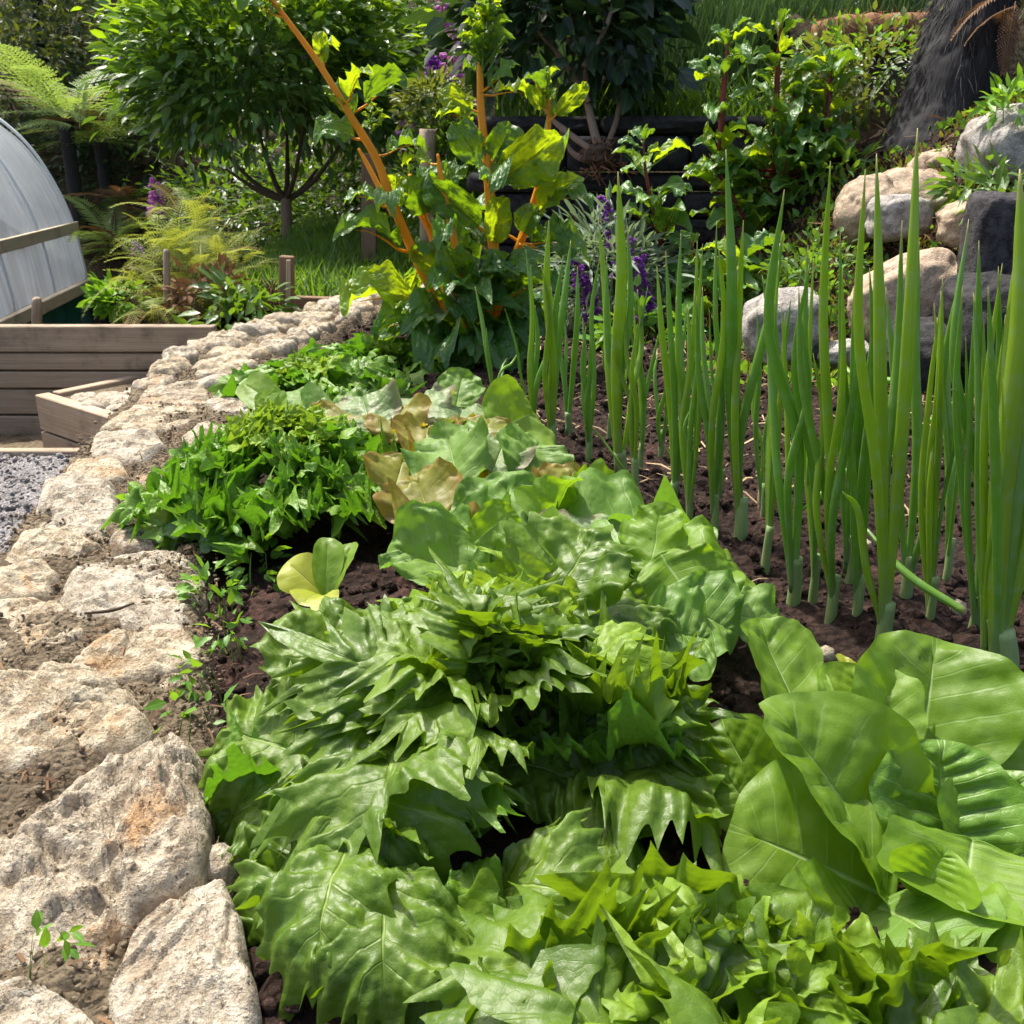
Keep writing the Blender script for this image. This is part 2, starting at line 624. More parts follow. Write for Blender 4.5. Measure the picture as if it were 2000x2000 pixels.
M['yellow_leaf'] = leaf_mat('yellowing_leaf', (0.30, 0.36, 0.02), (0.42, 0.46, 0.04), (0.46, 0.46, 0.16), (0.55, 0.60, 0.02),
                            rough=0.45, nv=9, K=.2, vstr=0.3, bump=0.3, tfac=0.4, midw=.04)
M['chard'] = leaf_mat('chard_leaf', (0.026, 0.095, 0.016), (0.085, 0.195, 0.040), (0.16, 0.26, 0.05), (0.34, 0.58, 0.01),
                      rough=0.36, nv=8, K=.2, vstr=0.4, bump=0.6, tfac=0.32, blister=115, blamp=0.9, midw=0.04)
M['chard_light'] = leaf_mat('chard_young_backlit_leaf', (0.08, 0.18, 0.01), (0.17, 0.30, 0.025), (0.32, 0.30, 0.02), (0.50, 0.66, 0.01),
                            rough=0.38, nv=8, K=.2, vstr=0.5, bump=0.6, tfac=0.5, blister=115, blamp=0.8, midw=0.05)  # young leaves' own green; also paints backlight into some full-grown leaves
M['redchard'] = leaf_mat('red_chard_leaf', (0.035, 0.12, 0.018), (0.11, 0.24, 0.042), (0.17, 0.20, 0.04), (0.34, 0.58, 0.015),
                         rough=0.38, nv=8, K=.2, vstr=0.35, bump=0.6, tfac=0.27, blister=115, midw=0.04)
M['onion'] = stem_mat('onion_leaf', (0.105, 0.245, 0.030), (0.20, 0.37, 0.048), 0.36, 10, 1.2, (0.34, 0.60, 0.02), 0.3, 0.5, (0.22, 0.34, 0.14), 0.12, tip=(0.42, 0.34, 0.14))
M['onion_y'] = stem_mat('onion_leaf_bright', (0.17, 0.31, 0.018), (0.28, 0.42, 0.03), 0.36, 10, 1.2, (0.50, 0.70, 0.01), 0.35, 0.5, (0.26, 0.38, 0.12), 0.12, tip=(0.42, 0.34, 0.14))
M['onion_shaft'] = stem_mat('onion_shaft', (0.20, 0.31, 0.10), (0.30, 0.40, 0.17), 0.45, 10, 2, (0.4, 0.5, 0.2), 0.2, 0.3, (0.34, 0.40, 0.27))
M['orange_stem'] = stem_mat('orange_stem', (0.72, 0.27, 0.008), (0.82, 0.42, 0.02), 0.36, 10, 3, (0.9, 0.45, 0.01), 0.25)
M['red_stem'] = stem_mat('red_stem', (0.10, 0.012, 0.008), (0.22, 0.03, 0.014), 0.4, 10, 3)
M['green_stem'] = stem_mat('green_stem', (0.09, 0.19, 0.03), (0.17, 0.27, 0.05), 0.5)
M['bark'] = stem_mat('bark', (0.06, 0.042, 0.03), (0.15, 0.105, 0.07), 0.9, 14, 9, spec=0.2, bump=1.0)
M['bark_pale'] = stem_mat('bark_pale', (0.17, 0.115, 0.08), (0.34, 0.25, 0.18), 0.9, 14, 9, spec=0.2, bump=1.0)
M['bark_black'] = stem_mat('bark_black', (0.007, 0.007, 0.008), (0.038, 0.036, 0.037), 0.85, 40, 5, spec=0.35, bump=1.0)
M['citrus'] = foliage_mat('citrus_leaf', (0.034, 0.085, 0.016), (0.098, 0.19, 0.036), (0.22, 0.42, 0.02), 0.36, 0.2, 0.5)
M['citrus_pale'] = foliage_mat('citrus_pale_leaf', (0.09, 0.20, 0.016), (0.18, 0.30, 0.03), (0.42, 0.65, 0.01), 0.32, 0.4, 0.5)
M['bush_mid'] = foliage_mat('bush_leaf', (0.03, 0.08, 0.015), (0.09, 0.17, 0.035), (0.24, 0.42, 0.02), 0.38, 0.3)
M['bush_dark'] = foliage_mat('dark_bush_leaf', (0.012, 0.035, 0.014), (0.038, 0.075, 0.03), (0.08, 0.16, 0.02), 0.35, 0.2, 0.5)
M['bush_olive'] = foliage_mat('olive_bush_leaf', (0.06, 0.085, 0.02), (0.16, 0.19, 0.05), (0.30, 0.36, 0.03), 0.5, 0.3)
M['bush_grey'] = foliage_mat('grey_bush_leaf', (0.05, 0.075, 0.045), (0.13, 0.17, 0.12), (0.2, 0.28, 0.08), 0.4, 0.25)
M['fern'] = foliage_mat('fern_leaf', (0.12, 0.22, 0.05), (0.24, 0.34, 0.11), (0.40, 0.55, 0.08), 0.5, 0.35)
M['fern_gold'] = foliage_mat('golden_fern_leaf', (0.15, 0.22, 0.03), (0.36, 0.38, 0.10), (0.50, 0.56, 0.06), 0.55, 0.3, 0.3, (0.30, 0.17, 0.06))
M['fern_dead'] = foliage_mat('dead_fern_leaf', (0.10, 0.055, 0.03), (0.20, 0.12, 0.065), (0.2, 0.1, 0.03), 0.8, 0.2, 0.2)
M['grass'] = foliage_mat('grass_blade', (0.05, 0.12, 0.018), (0.12, 0.22, 0.04), (0.28, 0.5, 0.02), 0.5, 0.35)
M['grass_tall'] = foliage_mat('tall_grass_blade', (0.045, 0.105, 0.035), (0.10, 0.175, 0.07), (0.16, 0.3, 0.05), 0.5, 0.15)
M['straw'] = foliage_mat('straw', (0.28, 0.20, 0.10), (0.45, 0.33, 0.18), (0.3, 0.2, 0.1), 0.7, 0.15)
M['coir'] = foliage_mat('coir', (0.16, 0.075, 0.035), (0.33, 0.17, 0.09), (0.2, 0.1, 0.04), 0.8, 0.15, 0.2)
M['moss'] = foliage_mat('moss_leaf', (0.15, 0.15, 0.02), (0.33, 0.29, 0.05), (0.4, 0.38, 0.03), 0.7, 0.3, 0.2, (0.08, 0.16, 0.02))
M['purple'] = foliage_mat('purple_petal', (0.20, 0.03, 0.32), (0.42, 0.12, 0.58), (0.4, 0.06, 0.6), 0.6, 0.35)
M['pink'] = foliage_mat('pink_petal', (0.50, 0.16, 0.50), (0.72, 0.36, 0.70), (0.6, 0.15, 0.5), 0.6, 0.35)
M['white_petal'] = foliage_mat('white_petal', (0.6, 0.6, 0.5), (0.75, 0.75, 0.65), (0.6, 0.6, 0.4), 0.6, 0.3)
M['weed'] = foliage_mat('weed_leaf', (0.06, 0.17, 0.015), (0.13, 0.28, 0.03), (0.3, 0.55, 0.02), 0.45, 0.35)
M['silver'] = foliage_mat('silver_leaf', (0.10, 0.16, 0.10), (0.20, 0.27, 0.18), (0.25, 0.35, 0.15), 0.5, 0.3)
# minerals
M['granite'] = stone_mat('granite', (0.33, 0.255, 0.16), (0.61, 0.535, 0.39), (0.45, 0.25, 0.09), (0.07, 0.05, 0.035), speck=.75, bump=1.0)
M['granite_grey'] = stone_mat('granite_grey', (0.31, 0.255, 0.18), (0.60, 0.54, 0.425), (0.40, 0.27, 0.15), (0.06, 0.05, 0.04), stain_lo=0.56, speck=.75, bump=1.0)
M['granite_tan'] = stone_mat('granite_tan', (0.30, 0.24, 0.165), (0.56, 0.49, 0.37), (0.46, 0.25, 0.09), (0.06, 0.04, 0.028), stain_lo=0.52, speck=0.85, bump=1.0)
M['boulder_grey'] = stone_mat('boulder_grey', (0.24, 0.215, 0.185), (0.46, 0.43, 0.385), (0.33, 0.24, 0.18), (0.07, 0.065, 0.065), 0.7, 0.7, 0.6)
M['boulder_tan'] = stone_mat('boulder_tan', (0.30, 0.22, 0.15), (0.52, 0.41, 0.29), (0.34, 0.19, 0.10), (0.10, 0.07, 0.05), 0.7, 0.55, 0.56)
M['slate'] = stone_mat('slate', (0.016, 0.016, 0.018), (0.048, 0.046, 0.045), (0.04, 0.035, 0.028), (0.008, 0.008, 0.008), 0.8, 0.4, lichen=(0.03, 0.035, 0.02))
M['slate_blue'] = stone_mat('slate_blue', (0.022, 0.021, 0.023), (0.075, 0.07, 0.07), (0.08, 0.06, 0.06), (0.02, 0.02, 0.025), 0.8, 0.4)
M['mortar'] = soil_mat('mortar', (0.13, 0.100, 0.062), (0.29, 0.235, 0.155), (0.085, 0.058, 0.036), 1.6, 1.0)
M['soil'] = soil_mat('soil', (0.012, 0.007, 0.005), (0.045, 0.027, 0.020), (0.085, 0.045, 0.035), 1.0, 1.0)
M['crumb'] = soil_mat('soil_crumb', (0.018, 0.010, 0.008), (0.055, 0.033, 0.025), (0.10, 0.055, 0.045), 2.0, 0.8)
M['grit'] = soil_mat('grit', (0.15, 0.115, 0.072), (0.36, 0.29, 0.20), (0.15, 0.09, 0.05), 2.0, 0.8)
M['gravel'] = soil_mat('gravel', (0.20, 0.19, 0.185), (0.46, 0.44, 0.43), (0.13, 0.115, 0.11), 1.8, 1.0)
M['litter'] = soil_mat('leaf_litter', (0.02, 0.014, 0.008), (0.06, 0.04, 0.02), (0.035, 0.045, 0.015), 0.35, 1.0)
M['wood'] = wood_mat('weathered_timber', (0.27, 0.205, 0.14), (0.42, 0.335, 0.24), (0.10, 0.072, 0.05))
M['wood_light'] = wood_mat('pale_timber', (0.30, 0.23, 0.15), (0.44, 0.35, 0.25), (0.14, 0.10, 0.07))
M['wood_brown'] = wood_mat('brown_timber', (0.16, 0.095, 0.055), (0.28, 0.18, 0.115), (0.06, 0.04, 0.03))

M['batten'] = wood_mat('batten_timber', (0.46, 0.38, 0.26), (0.62, 0.53, 0.39), (0.26, 0.2, 0.13), knots=False)
rng = np.random.default_rng(7)
random.seed(7)

# ------------------------------------------------------------------ terrain
WD = np.array([0.2, 0.5, 0.78, 1.15, 1.76, 2.2, 2.6, 3.0, 3.5, 4.0])
WR = np.array([-.22, -.25, -.285, -.40, -.52, -.56, -.58, -.53, -.42, -.20])     # bed side of the stone wall
WL = np.array([-.60, -.58, -.585, -.68, -.79, -.85, -.90, -.80, -.66, -.52])     # path side


def xr(y): return np.interp(y, WD, WR)
def xl(y): return np.interp(y, WD, WL)


def bank_h(x, y):
    s = (y - 2.38) + (x - 0.95) * 0.8
    b = 0.52 * sstep(0.0, 1.15, s) * sstep(0.55, 0.95, x)
    b = b + 0.16 * sstep(1.1, 1.6, x) * sstep(1.2, 2.4, y)
    return b


def soil_h(x, y, fine=True):
    p = np.stack([x, y, np.zeros_like(x)], -1)
    z = 0.012 * vnoise(p * 7, 3) + 0.010 * fbm(p * 22, 5, 3)
    if fine:
        z = z + 0.007 * fbm(p * 85, 9, 3)
    z = z - 0.03 * sstep(0.10, 0.0, x - xr(y))
    return z + bank_h(x, y)


def sheet(name, x0, x1, y0, y1, nx, ny, hfun, mat):
    X, Y = np.meshgrid(np.linspace(x0, x1, nx), np.linspace(y0, y1, ny))
    Z = hfun(X, Y)
    return struct(name, np.stack([X, Y, Z], -1).reshape(-1, 3), gridf(nx, ny), mat)


sheet('ground', -150, 150, -60, 180, 60, 60, lambda x, y: -0.52 - 0.3 * sstep(3, 60, np.hypot(x, y)) + 0 * x, M['litter'])
sheet('soil', -0.62, 2.6, 0.12, 3.83, 330, 380, soil_h, M['soil'])


def grav_h(x, y):
    p = np.stack([x, y, 0 * x], -1)
    return -0.305 + 0.012 * vnoise(p * 6, 4) + 0.010 * fbm(p * 60, 8, 3)


sheet('gravel_path', -3.2, -0.62, 0.2, 2.72, 240, 240, grav_h, M['gravel'])
sheet('lower_ground', -4.6, -0.5, 2.2, 3.6, 120, 60,
      lambda x, y: -0.40 + 0.012 * fbm(np.stack([x, y, 0 * x], -1) * 14, 2, 4), M['mortar'])


def terr_h(x, y):
    p = np.stack([x, y, 0 * x], -1)
    return -0.02 + 0.10 * sstep(4.2, 5.6, y) + 0.03 * vnoise(p * 2.2, 5) + 0.01 * fbm(p * 15, 6, 3) - 0.52 * sstep(-1.05, -1.6, x)


sheet('grass_terrace', -5.0, 0.6, 3.62, 6.6, 120, 80, terr_h, M['litter'])
sheet('upper_terrace', -0.10, 6.0, 3.96, 6.8, 90, 50,
      lambda x, y: 0.57 + 0.05 * vnoise(np.stack([x, y, 0 * x], -1) * 3, 8), M['litter'])


def hill_h(x, y):
    p = np.stack([x, y, 0 * x], -1)
    return -0.35 + 0.62 * np.maximum(0, y - 6.0) ** 1.05 * (1 - 0.4 * sstep(20, 60, y)) + 0.5 * vnoise(p * 0.35, 3) * sstep(6, 9, y) + 0.12 * fbm(p * 1.6, 4, 3)


sheet('hillside', -45, 45, 5.9, 70, 140, 110, hill_h, M['litter'])

# ------------------------------------------------------------------ dry stone wall
wall = thing('stone_wall', 'low curving wall of pale granite stones set in sandy mortar along the bed', 'wall', (-0.5, 1.5, -0.02))


def stone_poly(poly, zt, mat, seed, depth=0.14, nr=20, na=64, bulge=0.02, rough=0.012, tilt=(0, 0), grow=1.0):
    """an irregular flat-topped rock over a plan outline (world xy)"""
    poly = np.asarray(poly, float)
    c = poly.mean(0)
    poly = c + (poly - c) * grow
    closed = np.vstack([poly, poly[:1]])
    if np.sum(closed[:-1, 0] * closed[1:, 1] - closed[:-1, 1] * closed[1:, 0]) < 0:
        closed = closed[::-1]
    sl = np.concatenate([[0], np.cumsum(np.linalg.norm(np.diff(closed, axis=0), axis=1))])
    u = np.linspace(0, sl[-1], na, endpoint=False)
    out = np.stack([np.interp(u, sl, closed[:, k]) for k in (0, 1)], -1)
    for _ in range(max(1, na // 60)):
        out = 0.5 * out + 0.25 * (np.roll(out, 1, 0) + np.roll(out, -1, 0))
    size = np.sqrt(max(1e-6, abs(np.sum(out[:, 0] * np.roll(out[:, 1], -1) - out[:, 1] * np.roll(out[:, 0], -1)) / 2)))
    o3 = np.concatenate([out, np.full((na, 1), seed * 1.7)], -1)
    out = c + (out - c) * (1 + .05 * fbm(o3 * 26, seed, 4) * min(1, .14 / size))[:, None]
    R = np.linspace(0, 1, nr) ** 0.75
    XY = c + (out[None] - c) * R[:, None, None]
    edge = 0.015 * min(1.0, size / 0.10)
    z = zt + bulge * (1 - R[:, None] ** 2) - edge * np.clip((R[:, None] - 0.80) / 0.20, 0, 1) ** 2 + 0 * XY[..., 0]
    p3 = np.concatenate([XY, np.full(XY.shape[:2] + (1,), seed * 2.3)], -1)
    flat = 1 - .7 * R[:, None] ** 5
    z = z + rough * .75 * fbm(p3 * 9, seed, 3, 0.5) * flat + rough * .55 * fbm(p3 * 34, seed + 3, 6, 0.66) * flat
    strata = vnoise(p3 * np.array((9, 34, 1)) + .5 * fbm(p3 * 14, seed, 2)[..., None], seed + 9)
    diag = vnoise(p3 @ np.array([(22, 5, 0), (-12, 9, 0), (0, 0, 1)]).astype(float) + .4 * fbm(p3 * 18, seed + 1, 3)[..., None], seed + 21)
    z = z - rough * .55 * sstep(.16, .0, np.abs(diag)) + rough * 1.1 * np.round(diag * 2.6) / 2.6 * flat
    z = z - rough * .8 * sstep(.10, .0, np.abs(strata)) * sstep(-.2, .3, vnoise(p3 * 9, seed + 4))
    z = z + np.clip((XY[..., 0] - c[0]) * tilt[0] + (XY[..., 1] - c[1]) * tilt[1], -.05, .05)
    rings, zs = [XY], [z]
    for k, (f, dz) in enumerate(((1.012, 0.012), (1.02, 0.035), (1.0, depth * 0.75), (0.9, depth))):
        rings.append((c + (out - c) * f)[None])
        zs.append((z[-1] - dz)[None] if k < 2 else np.full((1, na), zt - dz))
    XY = np.concatenate(rings)
    Z = np.concatenate(zs)
    V = np.concatenate([XY, Z[..., None]], -1)
    return V.reshape(-1, 3), [gridf(na, len(V), True)]


near = [
    ([(-60, 1610), (60, 1560), (180, 1480), (250, 1440), (345, 1455), (382, 1500), (392, 1580), (370, 1665), (310, 1700), (230, 1735), (190, 1800), (60, 1810), (-80, 1800)], .035, 'granite_tan', (.10, .12), .022),
    ([(-90, 1310), (60, 1305), (170, 1310), (250, 1340), (285, 1400), (255, 1440), (150, 1455), (60, 1475), (-90, 1480)], .02, 'granite', (0, .1), .012),
    ([(140, 1270), (190, 1240), (290, 1215), (350, 1218), (395, 1260), (370, 1292), (260, 1300), (150, 1300)], .012, 'granite', (.05, .1), .010),
    ([(-60, 1170), (60, 1155), (120, 1172), (168, 1225), (110, 1242), (60, 1262), (-60, 1258)], .015, 'granite', (0, 0), .010),
    ([(122, 1150), (150, 1100), (230, 1080), (330, 1063), (382, 1088), (388, 1150), (350, 1190), (260, 1202), (150, 1195)], .014, 'granite_grey', (-.05, 0), .010),
    ([(-40, 1112), (90, 1093), (112, 1110), (85, 1142), (-40, 1152)], .02, 'granite', (0, .15), .008),
    ([(8, 1080), (40, 1030), (130, 1025), (188, 1052), (150, 1082), (60, 1108)], .012, 'granite', (0, .0), .010),
    ([(58, 1005), (90, 940), (150, 933), (215, 940), (228, 990), (190, 1020), (100, 1025)], .02, 'granite_grey', (0, .1), .010),
    ([(112, 930), (150, 890), (230, 888), (252, 920), (215, 940)], .016, 'granite', (0, 0), .008),
    ([(170, 880), (190, 845), (290, 838), (322, 865), (270, 885), (180, 892)], .02, 'granite_grey', (0, .1), .008),
    ([(200, 825), (260, 790), (380, 788), (388, 812), (300, 832)], .016, 'granite', (0, 0), .008),
    ([(352, 850), (400, 820), (444, 835), (424, 872), (360, 882)], .012, 'granite_tan', (0, 0), .008),
    ([(265, 780), (290, 750), (400, 743), (408, 780), (330, 790)], .016, 'granite_tan', (0, 0), .008),
    ([(398, 790), (420, 768), (486, 773), (486, 802), (430, 806)], .012, 'granite_grey', (0, 0), .007),
    ([(210, 1880), (262, 1805), (350, 1740), (430, 1700), (462, 1790), (500, 1930), (470, 2060), (300, 2090), (230, 2010)], .025, 'granite_grey', (.05, .1), .012),
    ([(-120, 1880), (40, 1892), (140, 1935), (215, 2010), (240, 2120), (-60, 2160)], .02, 'granite_grey', (0, .1), .012),
    ([(384, 1660), (440, 1640), (476, 1670), (440, 1700), (392, 1700)], .012, 'granite_grey', (0, 0), .008),
    ([(212, 1042), (255, 1020), (312, 1030), (305, 1062), (240, 1066)], .008, 'granite_tan', (0, 0), .007),
    ([(262, 925), (320, 905), (390, 900), (395, 940), (330, 960), (270, 955)], -.002, 'granite_tan', (0, 0), .006),
    ([(262, 990), (330, 975), (390, 990), (385, 1040), (330, 1040)], -.002, 'granite_tan', (0, 0), .006),
    ([(335, 815), (395, 795), (410, 812), (350, 838)], .0, 'granite_tan', (0, 0), .006),
    ([(300, 1330), (350, 1310), (395, 1330), (385, 1370), (320, 1380)], -.012, 'granite_tan', (0, 0), .006),
]
k = 0
for poly, zt, mat, tl, ro in near:
    W = np.array([G(u, v, zt)[:2] for u, v in poly])
    sz = np.ptp(W, axis=0).max()
    V, fs = stone_poly(W, zt * .8, M[mat], 11 + k, nr=44 if sz > .12 else 22, na=150 if sz > .15 else 90, bulge=.007, rough=ro * .8, tilt=tl, grow=1.09)
    part('stone', wall, V, fs, M[mat])
    k += 1
# the farther stones and those beside the frame: rough courses of flat stones across the wall
y = 2.22
while y < 3.9:
    dy = 0.085 + 0.05 * random.random()
    a, b = xl(y) - 0.01, xr(y) + 0.0
    x = a
    while x < b - 0.02:
        w = min(b - x, 0.10 + 0.12 * random.random())
        if w > 0.05:
            n_ = 9
            t = np.linspace(0, 2 * pi, n_, endpoint=False) + random.random()
            cx, cy = x + w / 2, y + random.uniform(-.02, .02)
            rr = 1 + rng.normal(0, .13, n_)
            pl = np.stack([cx + (w / 2 - .007) * rr * np.sign(np.cos(t)) * np.abs(np.cos(t)) ** .75, cy + (dy / 2 - .007) * rr * np.sign(np.sin(t)) * np.abs(np.sin(t)) ** .75], -1)
            V, fs = stone_poly(pl, 0.014 + random.uniform(.004, .014), None, 60 + k, nr=16, na=48, bulge=.006, rough=.009)
            part('stone', wall, V, fs, M[random.choice(['granite', 'granite', 'granite_tan', 'granite_grey'])])
            k += 1
        x += w + 0.006
    y += dy + 0.004
# courses on the path side of the wall, below the coping stones
for row in range(3):
    y = 0.5
    while y < 3.6:
        L = random.uniform(.14, .28)
        cx, cy = xl(y + L / 2) - 0.0, y + L / 2
        zc = -0.10 - row * 0.085
        t = np.linspace(0, 2 * pi, 9, endpoint=False)
        pl = np.stack([cx + .035 + .05 * np.cos(t) * (1 + rng.normal(0, .12, 9)), cy + (L / 2 - .006) * np.sign(np.sin(t)) * np.abs(np.sin(t)) ** .6], -1)
        V, fs = stone_poly(pl, zc, None, 300 + k, depth=.08, nr=6, na=24, bulge=.004, rough=.006)
        part('stone', wall, V, fs, M[random.choice(['granite', 'granite_tan', 'granite_grey'])])
        k += 1
        y += L
# mortar bed between the stones and the rubble core below it
ny, nx = 420, 44
Y = np.linspace(.1, 3.95, ny)
T = np.linspace(0, 1, nx)
X = xl(Y)[:, None] * (1 - T) + (xr(Y) + .02)[:, None] * T
P3 = np.stack([X, np.repeat(Y[:, None], nx, 1), 0 * X], -1)
P3[..., 2] = 0.001 + .014 * fbm(P3 * 12, 31, 3) + .008 * fbm(P3 * 60, 33, 3) - .05 * sstep(.04, 0, T) - .03 * sstep(.93, 1, T)
sides = np.stack([P3[:, 0] + (.03, 0, 0), P3[:, 0] * (1, 1, 0) + (.02, 0, -.46)], 1)
part('mortar', wall, P3.reshape(-1, 3), gridf(nx, ny), M['mortar'])
part('core', wall, sides.reshape(-1, 3), gridf(2, ny), M['mortar'])

# ------------------------------------------------------------------ loose bits: crumbs, grit, pebbles, straw
def ico():
    t = (1 + 5 ** .5) / 2
    v = nrm(np.array([(-1, t, 0), (1, t, 0), (-1, -t, 0), (1, -t, 0), (0, -1, t), (0, 1, t), (0, -1, -t), (0, 1, -t), (t, 0, -1), (t, 0, 1), (-t, 0, -1), (-t, 0, 1)], float))
    f = np.array([(0, 11, 5), (0, 5, 1), (0, 1, 7), (0, 7, 10), (0, 10, 11), (1, 5, 9), (5, 11, 4), (11, 10, 2), (10, 7, 6), (7, 1, 8), (3, 9, 4), (3, 4, 2), (3, 2, 6), (3, 6, 8), (3, 8, 9), (4, 9, 5), (2, 4, 11), (6, 2, 10), (8, 6, 7), (9, 8, 1)], np.int32)
    return v, f


IV, IF = ico()


def crumbs(name, pos, size, mat, kind='stuff', smooth=True):
    n = len(pos)
    X, Yv, Z = frames(rng.normal(0, 1, (n, 3)), (0, 0, 1), rng, .5)
    V, fs, U, R = instances(IV, IF, np.zeros((12, 2)), np.asarray(pos), X, Yv, Z, size, rng.random(n))
    V = V + 0.35 * np.repeat(size, 12)[:, None] * rng.normal(0, 1, V.shape) * .6
    return struct(name, V, fs, mat, U, smooth, kind, R)


n = 15000
px = rng.uniform(-.5, 1.5, n)
py = rng.uniform(.3, 3.3, n) ** 1.0
ok = px > xr(py) + .01
px, py = px[ok], py[ok]
sz = .0025 + .0065 * rng.random(len(px)) ** 2.5
crumbs('soil_crumbs', np.stack([px, py, soil_h(px, py) + sz * .3], -1), sz, M['crumb'])
n = 9000
py = rng.uniform(.3, 2.6, n)
tt = rng.random(n) ** .8
px = xl(py) * (1 - tt) + (xr(py) + .03) * tt
p3 = np.stack([px, py, 0 * px], -1)
sz = .0009 + .0026 * rng.random(n) ** 3
pz = 0.001 + .014 * fbm(p3 * 12, 31, 3)
crumbs('mortar_grit', np.stack([px, py, pz + .004], -1), sz, M['grit'])
n = 9000
px, py = rng.uniform(-2.2, -.66, n), rng.uniform(1.0, 2.72, n)
ok = px < xl(py) - .005
px, py = px[ok], py[ok]
sz = .003 + .005 * rng.random(len(px)) ** 2
crumbs('path_gravel', np.stack([px, py, grav_h(px, py) + sz * .3], -1), sz, M['gravel'])


def straws(name, px, py, pz, ln, mat, wid=.0012, lift=.15):
    n = len(px)
    d = rng.normal(0, 1, (n, 3))
    d[:, 2] *= lift
    X, Yv, Z = frames(d, (0, 0, 1), rng, .3)
    T = np.array([(-1, 0, 0), (1, 0, 0), (-1, .5, .12), (1, .5, .12), (-.5, 1, 0), (.5, 1, 0)], float)
    asp = wid / ln.mean()
    T = T * (asp, 1, 1)
    V, fs, U, R = instances(T, gridf(2, 3), np.array([(0, 0), (1, 0), (0, .5), (1, .5), (0, 1), (1, 1)], float), np.stack([px, py, pz], -1), X, Yv, Z, ln, rng.random(n))
    return struct(name, V, fs, mat, U, True, 'stuff', R)


n = 2400
px, py = rng.uniform(.0, 1.6, n), rng.uniform(1.0, 2.9, n)
wgt = rng.random(n) < sstep(1.1, 2.0, py) * .8 + .04
px, py = px[wgt], py[wgt]
straws('straw_litter', px, py, soil_h(px, py) + .005, rng.uniform(.015, .06, len(px)), M['straw'])
n = 900
py = rng.uniform(.35, 2.2, n)
tt = rng.random(n)
px = xl(py) * (1 - tt) + (xr(py) + .06) * tt
straws('dry_twig_litter', px, py, .006 + 0 * px, rng.uniform(.008, .03, n), M['fern_dead'], .0009)
pebs = [(1830, 915, .012, 'pale round pebble on the soil behind the thick onion blades'), (1345, 1085, .010, 'pale pebble on the soil below the very tall straight onion blade'),
        (1560, 1245, .011, 'pinkish pebble on the soil in front of the forked onion'), (1870, 1200, .012, 'pale pebble beside the bluish onion at the right'), (1590, 690, .016, 'pale pebble in front of the rounded grey stone'),
        (1255, 690, .014, 'pale pebble near the foot of the red chard shoot'), (1240, 815, .010, 'small pebble between the leftmost onions'), (1610, 1290, .012, 'pebble nearest to the romaine leaves'), (1690, 1070, .009, 'small pebble behind the tallest onion')]
for u, v, s, lab in pebs:
    p = G(u, v)
    p[2] = bank_h(p[0], p[1]) + .006
    V = IV * s * rng.uniform(.75, 1.2, 3)
    V = V + .2 * s * rng.normal(0, .5, V.shape)
    tag(obj('pebble', mesh('pebble', V, IF, M['granite_tan']), loc=p), lab, 'pebble', 'pale pebbles on the soil')

# ------------------------------------------------------------------ timber
tw = thing('timber_retaining_wall', 'long weathered timber retaining wall of stacked planks in front of the tunnel', 'retaining wall', (-1.7, 3.35, -.42))
zt = [-.035, -.125, -.185, -.245, -.335, -.43]
for i in range(5):
    h = zt[i] - zt[i + 1]
    yy = 3.34 + .004 * (i % 2)
    board(tw, 'plank', (-3.6, yy, (zt[i] + zt[i + 1]) / 2), (-.99, yy, (zt[i] + zt[i + 1]) / 2 - .002 * i), h - .006, .05, mat=M['wood'], seed=i + 1)
for x_ in (-2.9, -2.05, -1.2):
    board(tw, 'post', (x_, 3.42, -.45), (x_, 3.42, -.06), .09, .07, up=(1, 0, 0), mat=M['wood'], seed=x_)
tb = thing('timber_planter_edge', 'small pale timber edging box beside the stone wall steps', 'planter', (-1.35, 3.0, -.38))
A, B = P(82, 772, 3.05), P(262, 812, 2.70)
A[2] = B[2] = -.20
u_ = nrm(B - A)
for i, (h, dz) in enumerate(((.115, -.058), (.075, -.156))):
    board(tb, 'plank', A + (0, 0, dz), B + (0, 0, dz), h - .004, .045, mat=M['wood_light'] if i == 0 else M['wood'], seed=20 + i)
board(tb, 'plank', A + (0.03, .03, -.06), A + (.25, .36, -.06), .11, .04, mat=M['wood_light'], seed=23)
V = np.array([A + (.02, .0, -.02), B + (.05, .0, -.02), B + (.3, .45, -.02), A + (.2, .33, -.02)])
part('fill', tb, V, np.array([(0, 1, 2, 3)]), M['mortar'])
for (u, v) in ((165, 775), (215, 772), (250, 780), (235, 795), (190, 788), (270, 765)):
    c = G(u, v, -.205)
    t = np.linspace(0, 2 * pi, 8, endpoint=False)
    pl = np.stack([c[0] + .05 * np.cos(t) * (1 + rng.normal(0, .15, 8)), c[1] + .055 * np.sin(t) * (1 + rng.normal(0, .15, 8))], -1)
    V, fs = stone_poly(pl, -.203, None, int(u), depth=.04, nr=8, na=24, bulge=.008, rough=.005)
    o = part('stone', tb, V, fs, M['granite_grey'])
sl = thing('timber_sleeper', 'short timber sleeper at the corner below the hanging plants', 'sleeper', (-.9, 3.25, -.1))
a = P(368, 690, 3.18)
board(sl, 'plank', a + (0, 0, 0), a + (.32, .10, 0), .075, .06, mat=M['wood_light'], seed=31)
kb = thing('path_edging_board', 'thin grey timber board edging the gravel path', 'edging board', (-2, 2.73, -.34))
board(kb, 'plank', (-3.2, 2.745, -.345), (-.82, 2.745, -.345), .10, .035, mat=M['wood'], seed=37)
st = thing('timber_stake', 'square brown timber stake standing at the end of the stone wall', 'stake', P(558, 640, 3.6))
a, b = P(557, 655, 3.6), P(560, 500, 3.6)
board(st, 'post', a - (0, 0, .1), b, .048, .045, up=(1, 0, 0), mat=M['wood_brown'], seed=41)
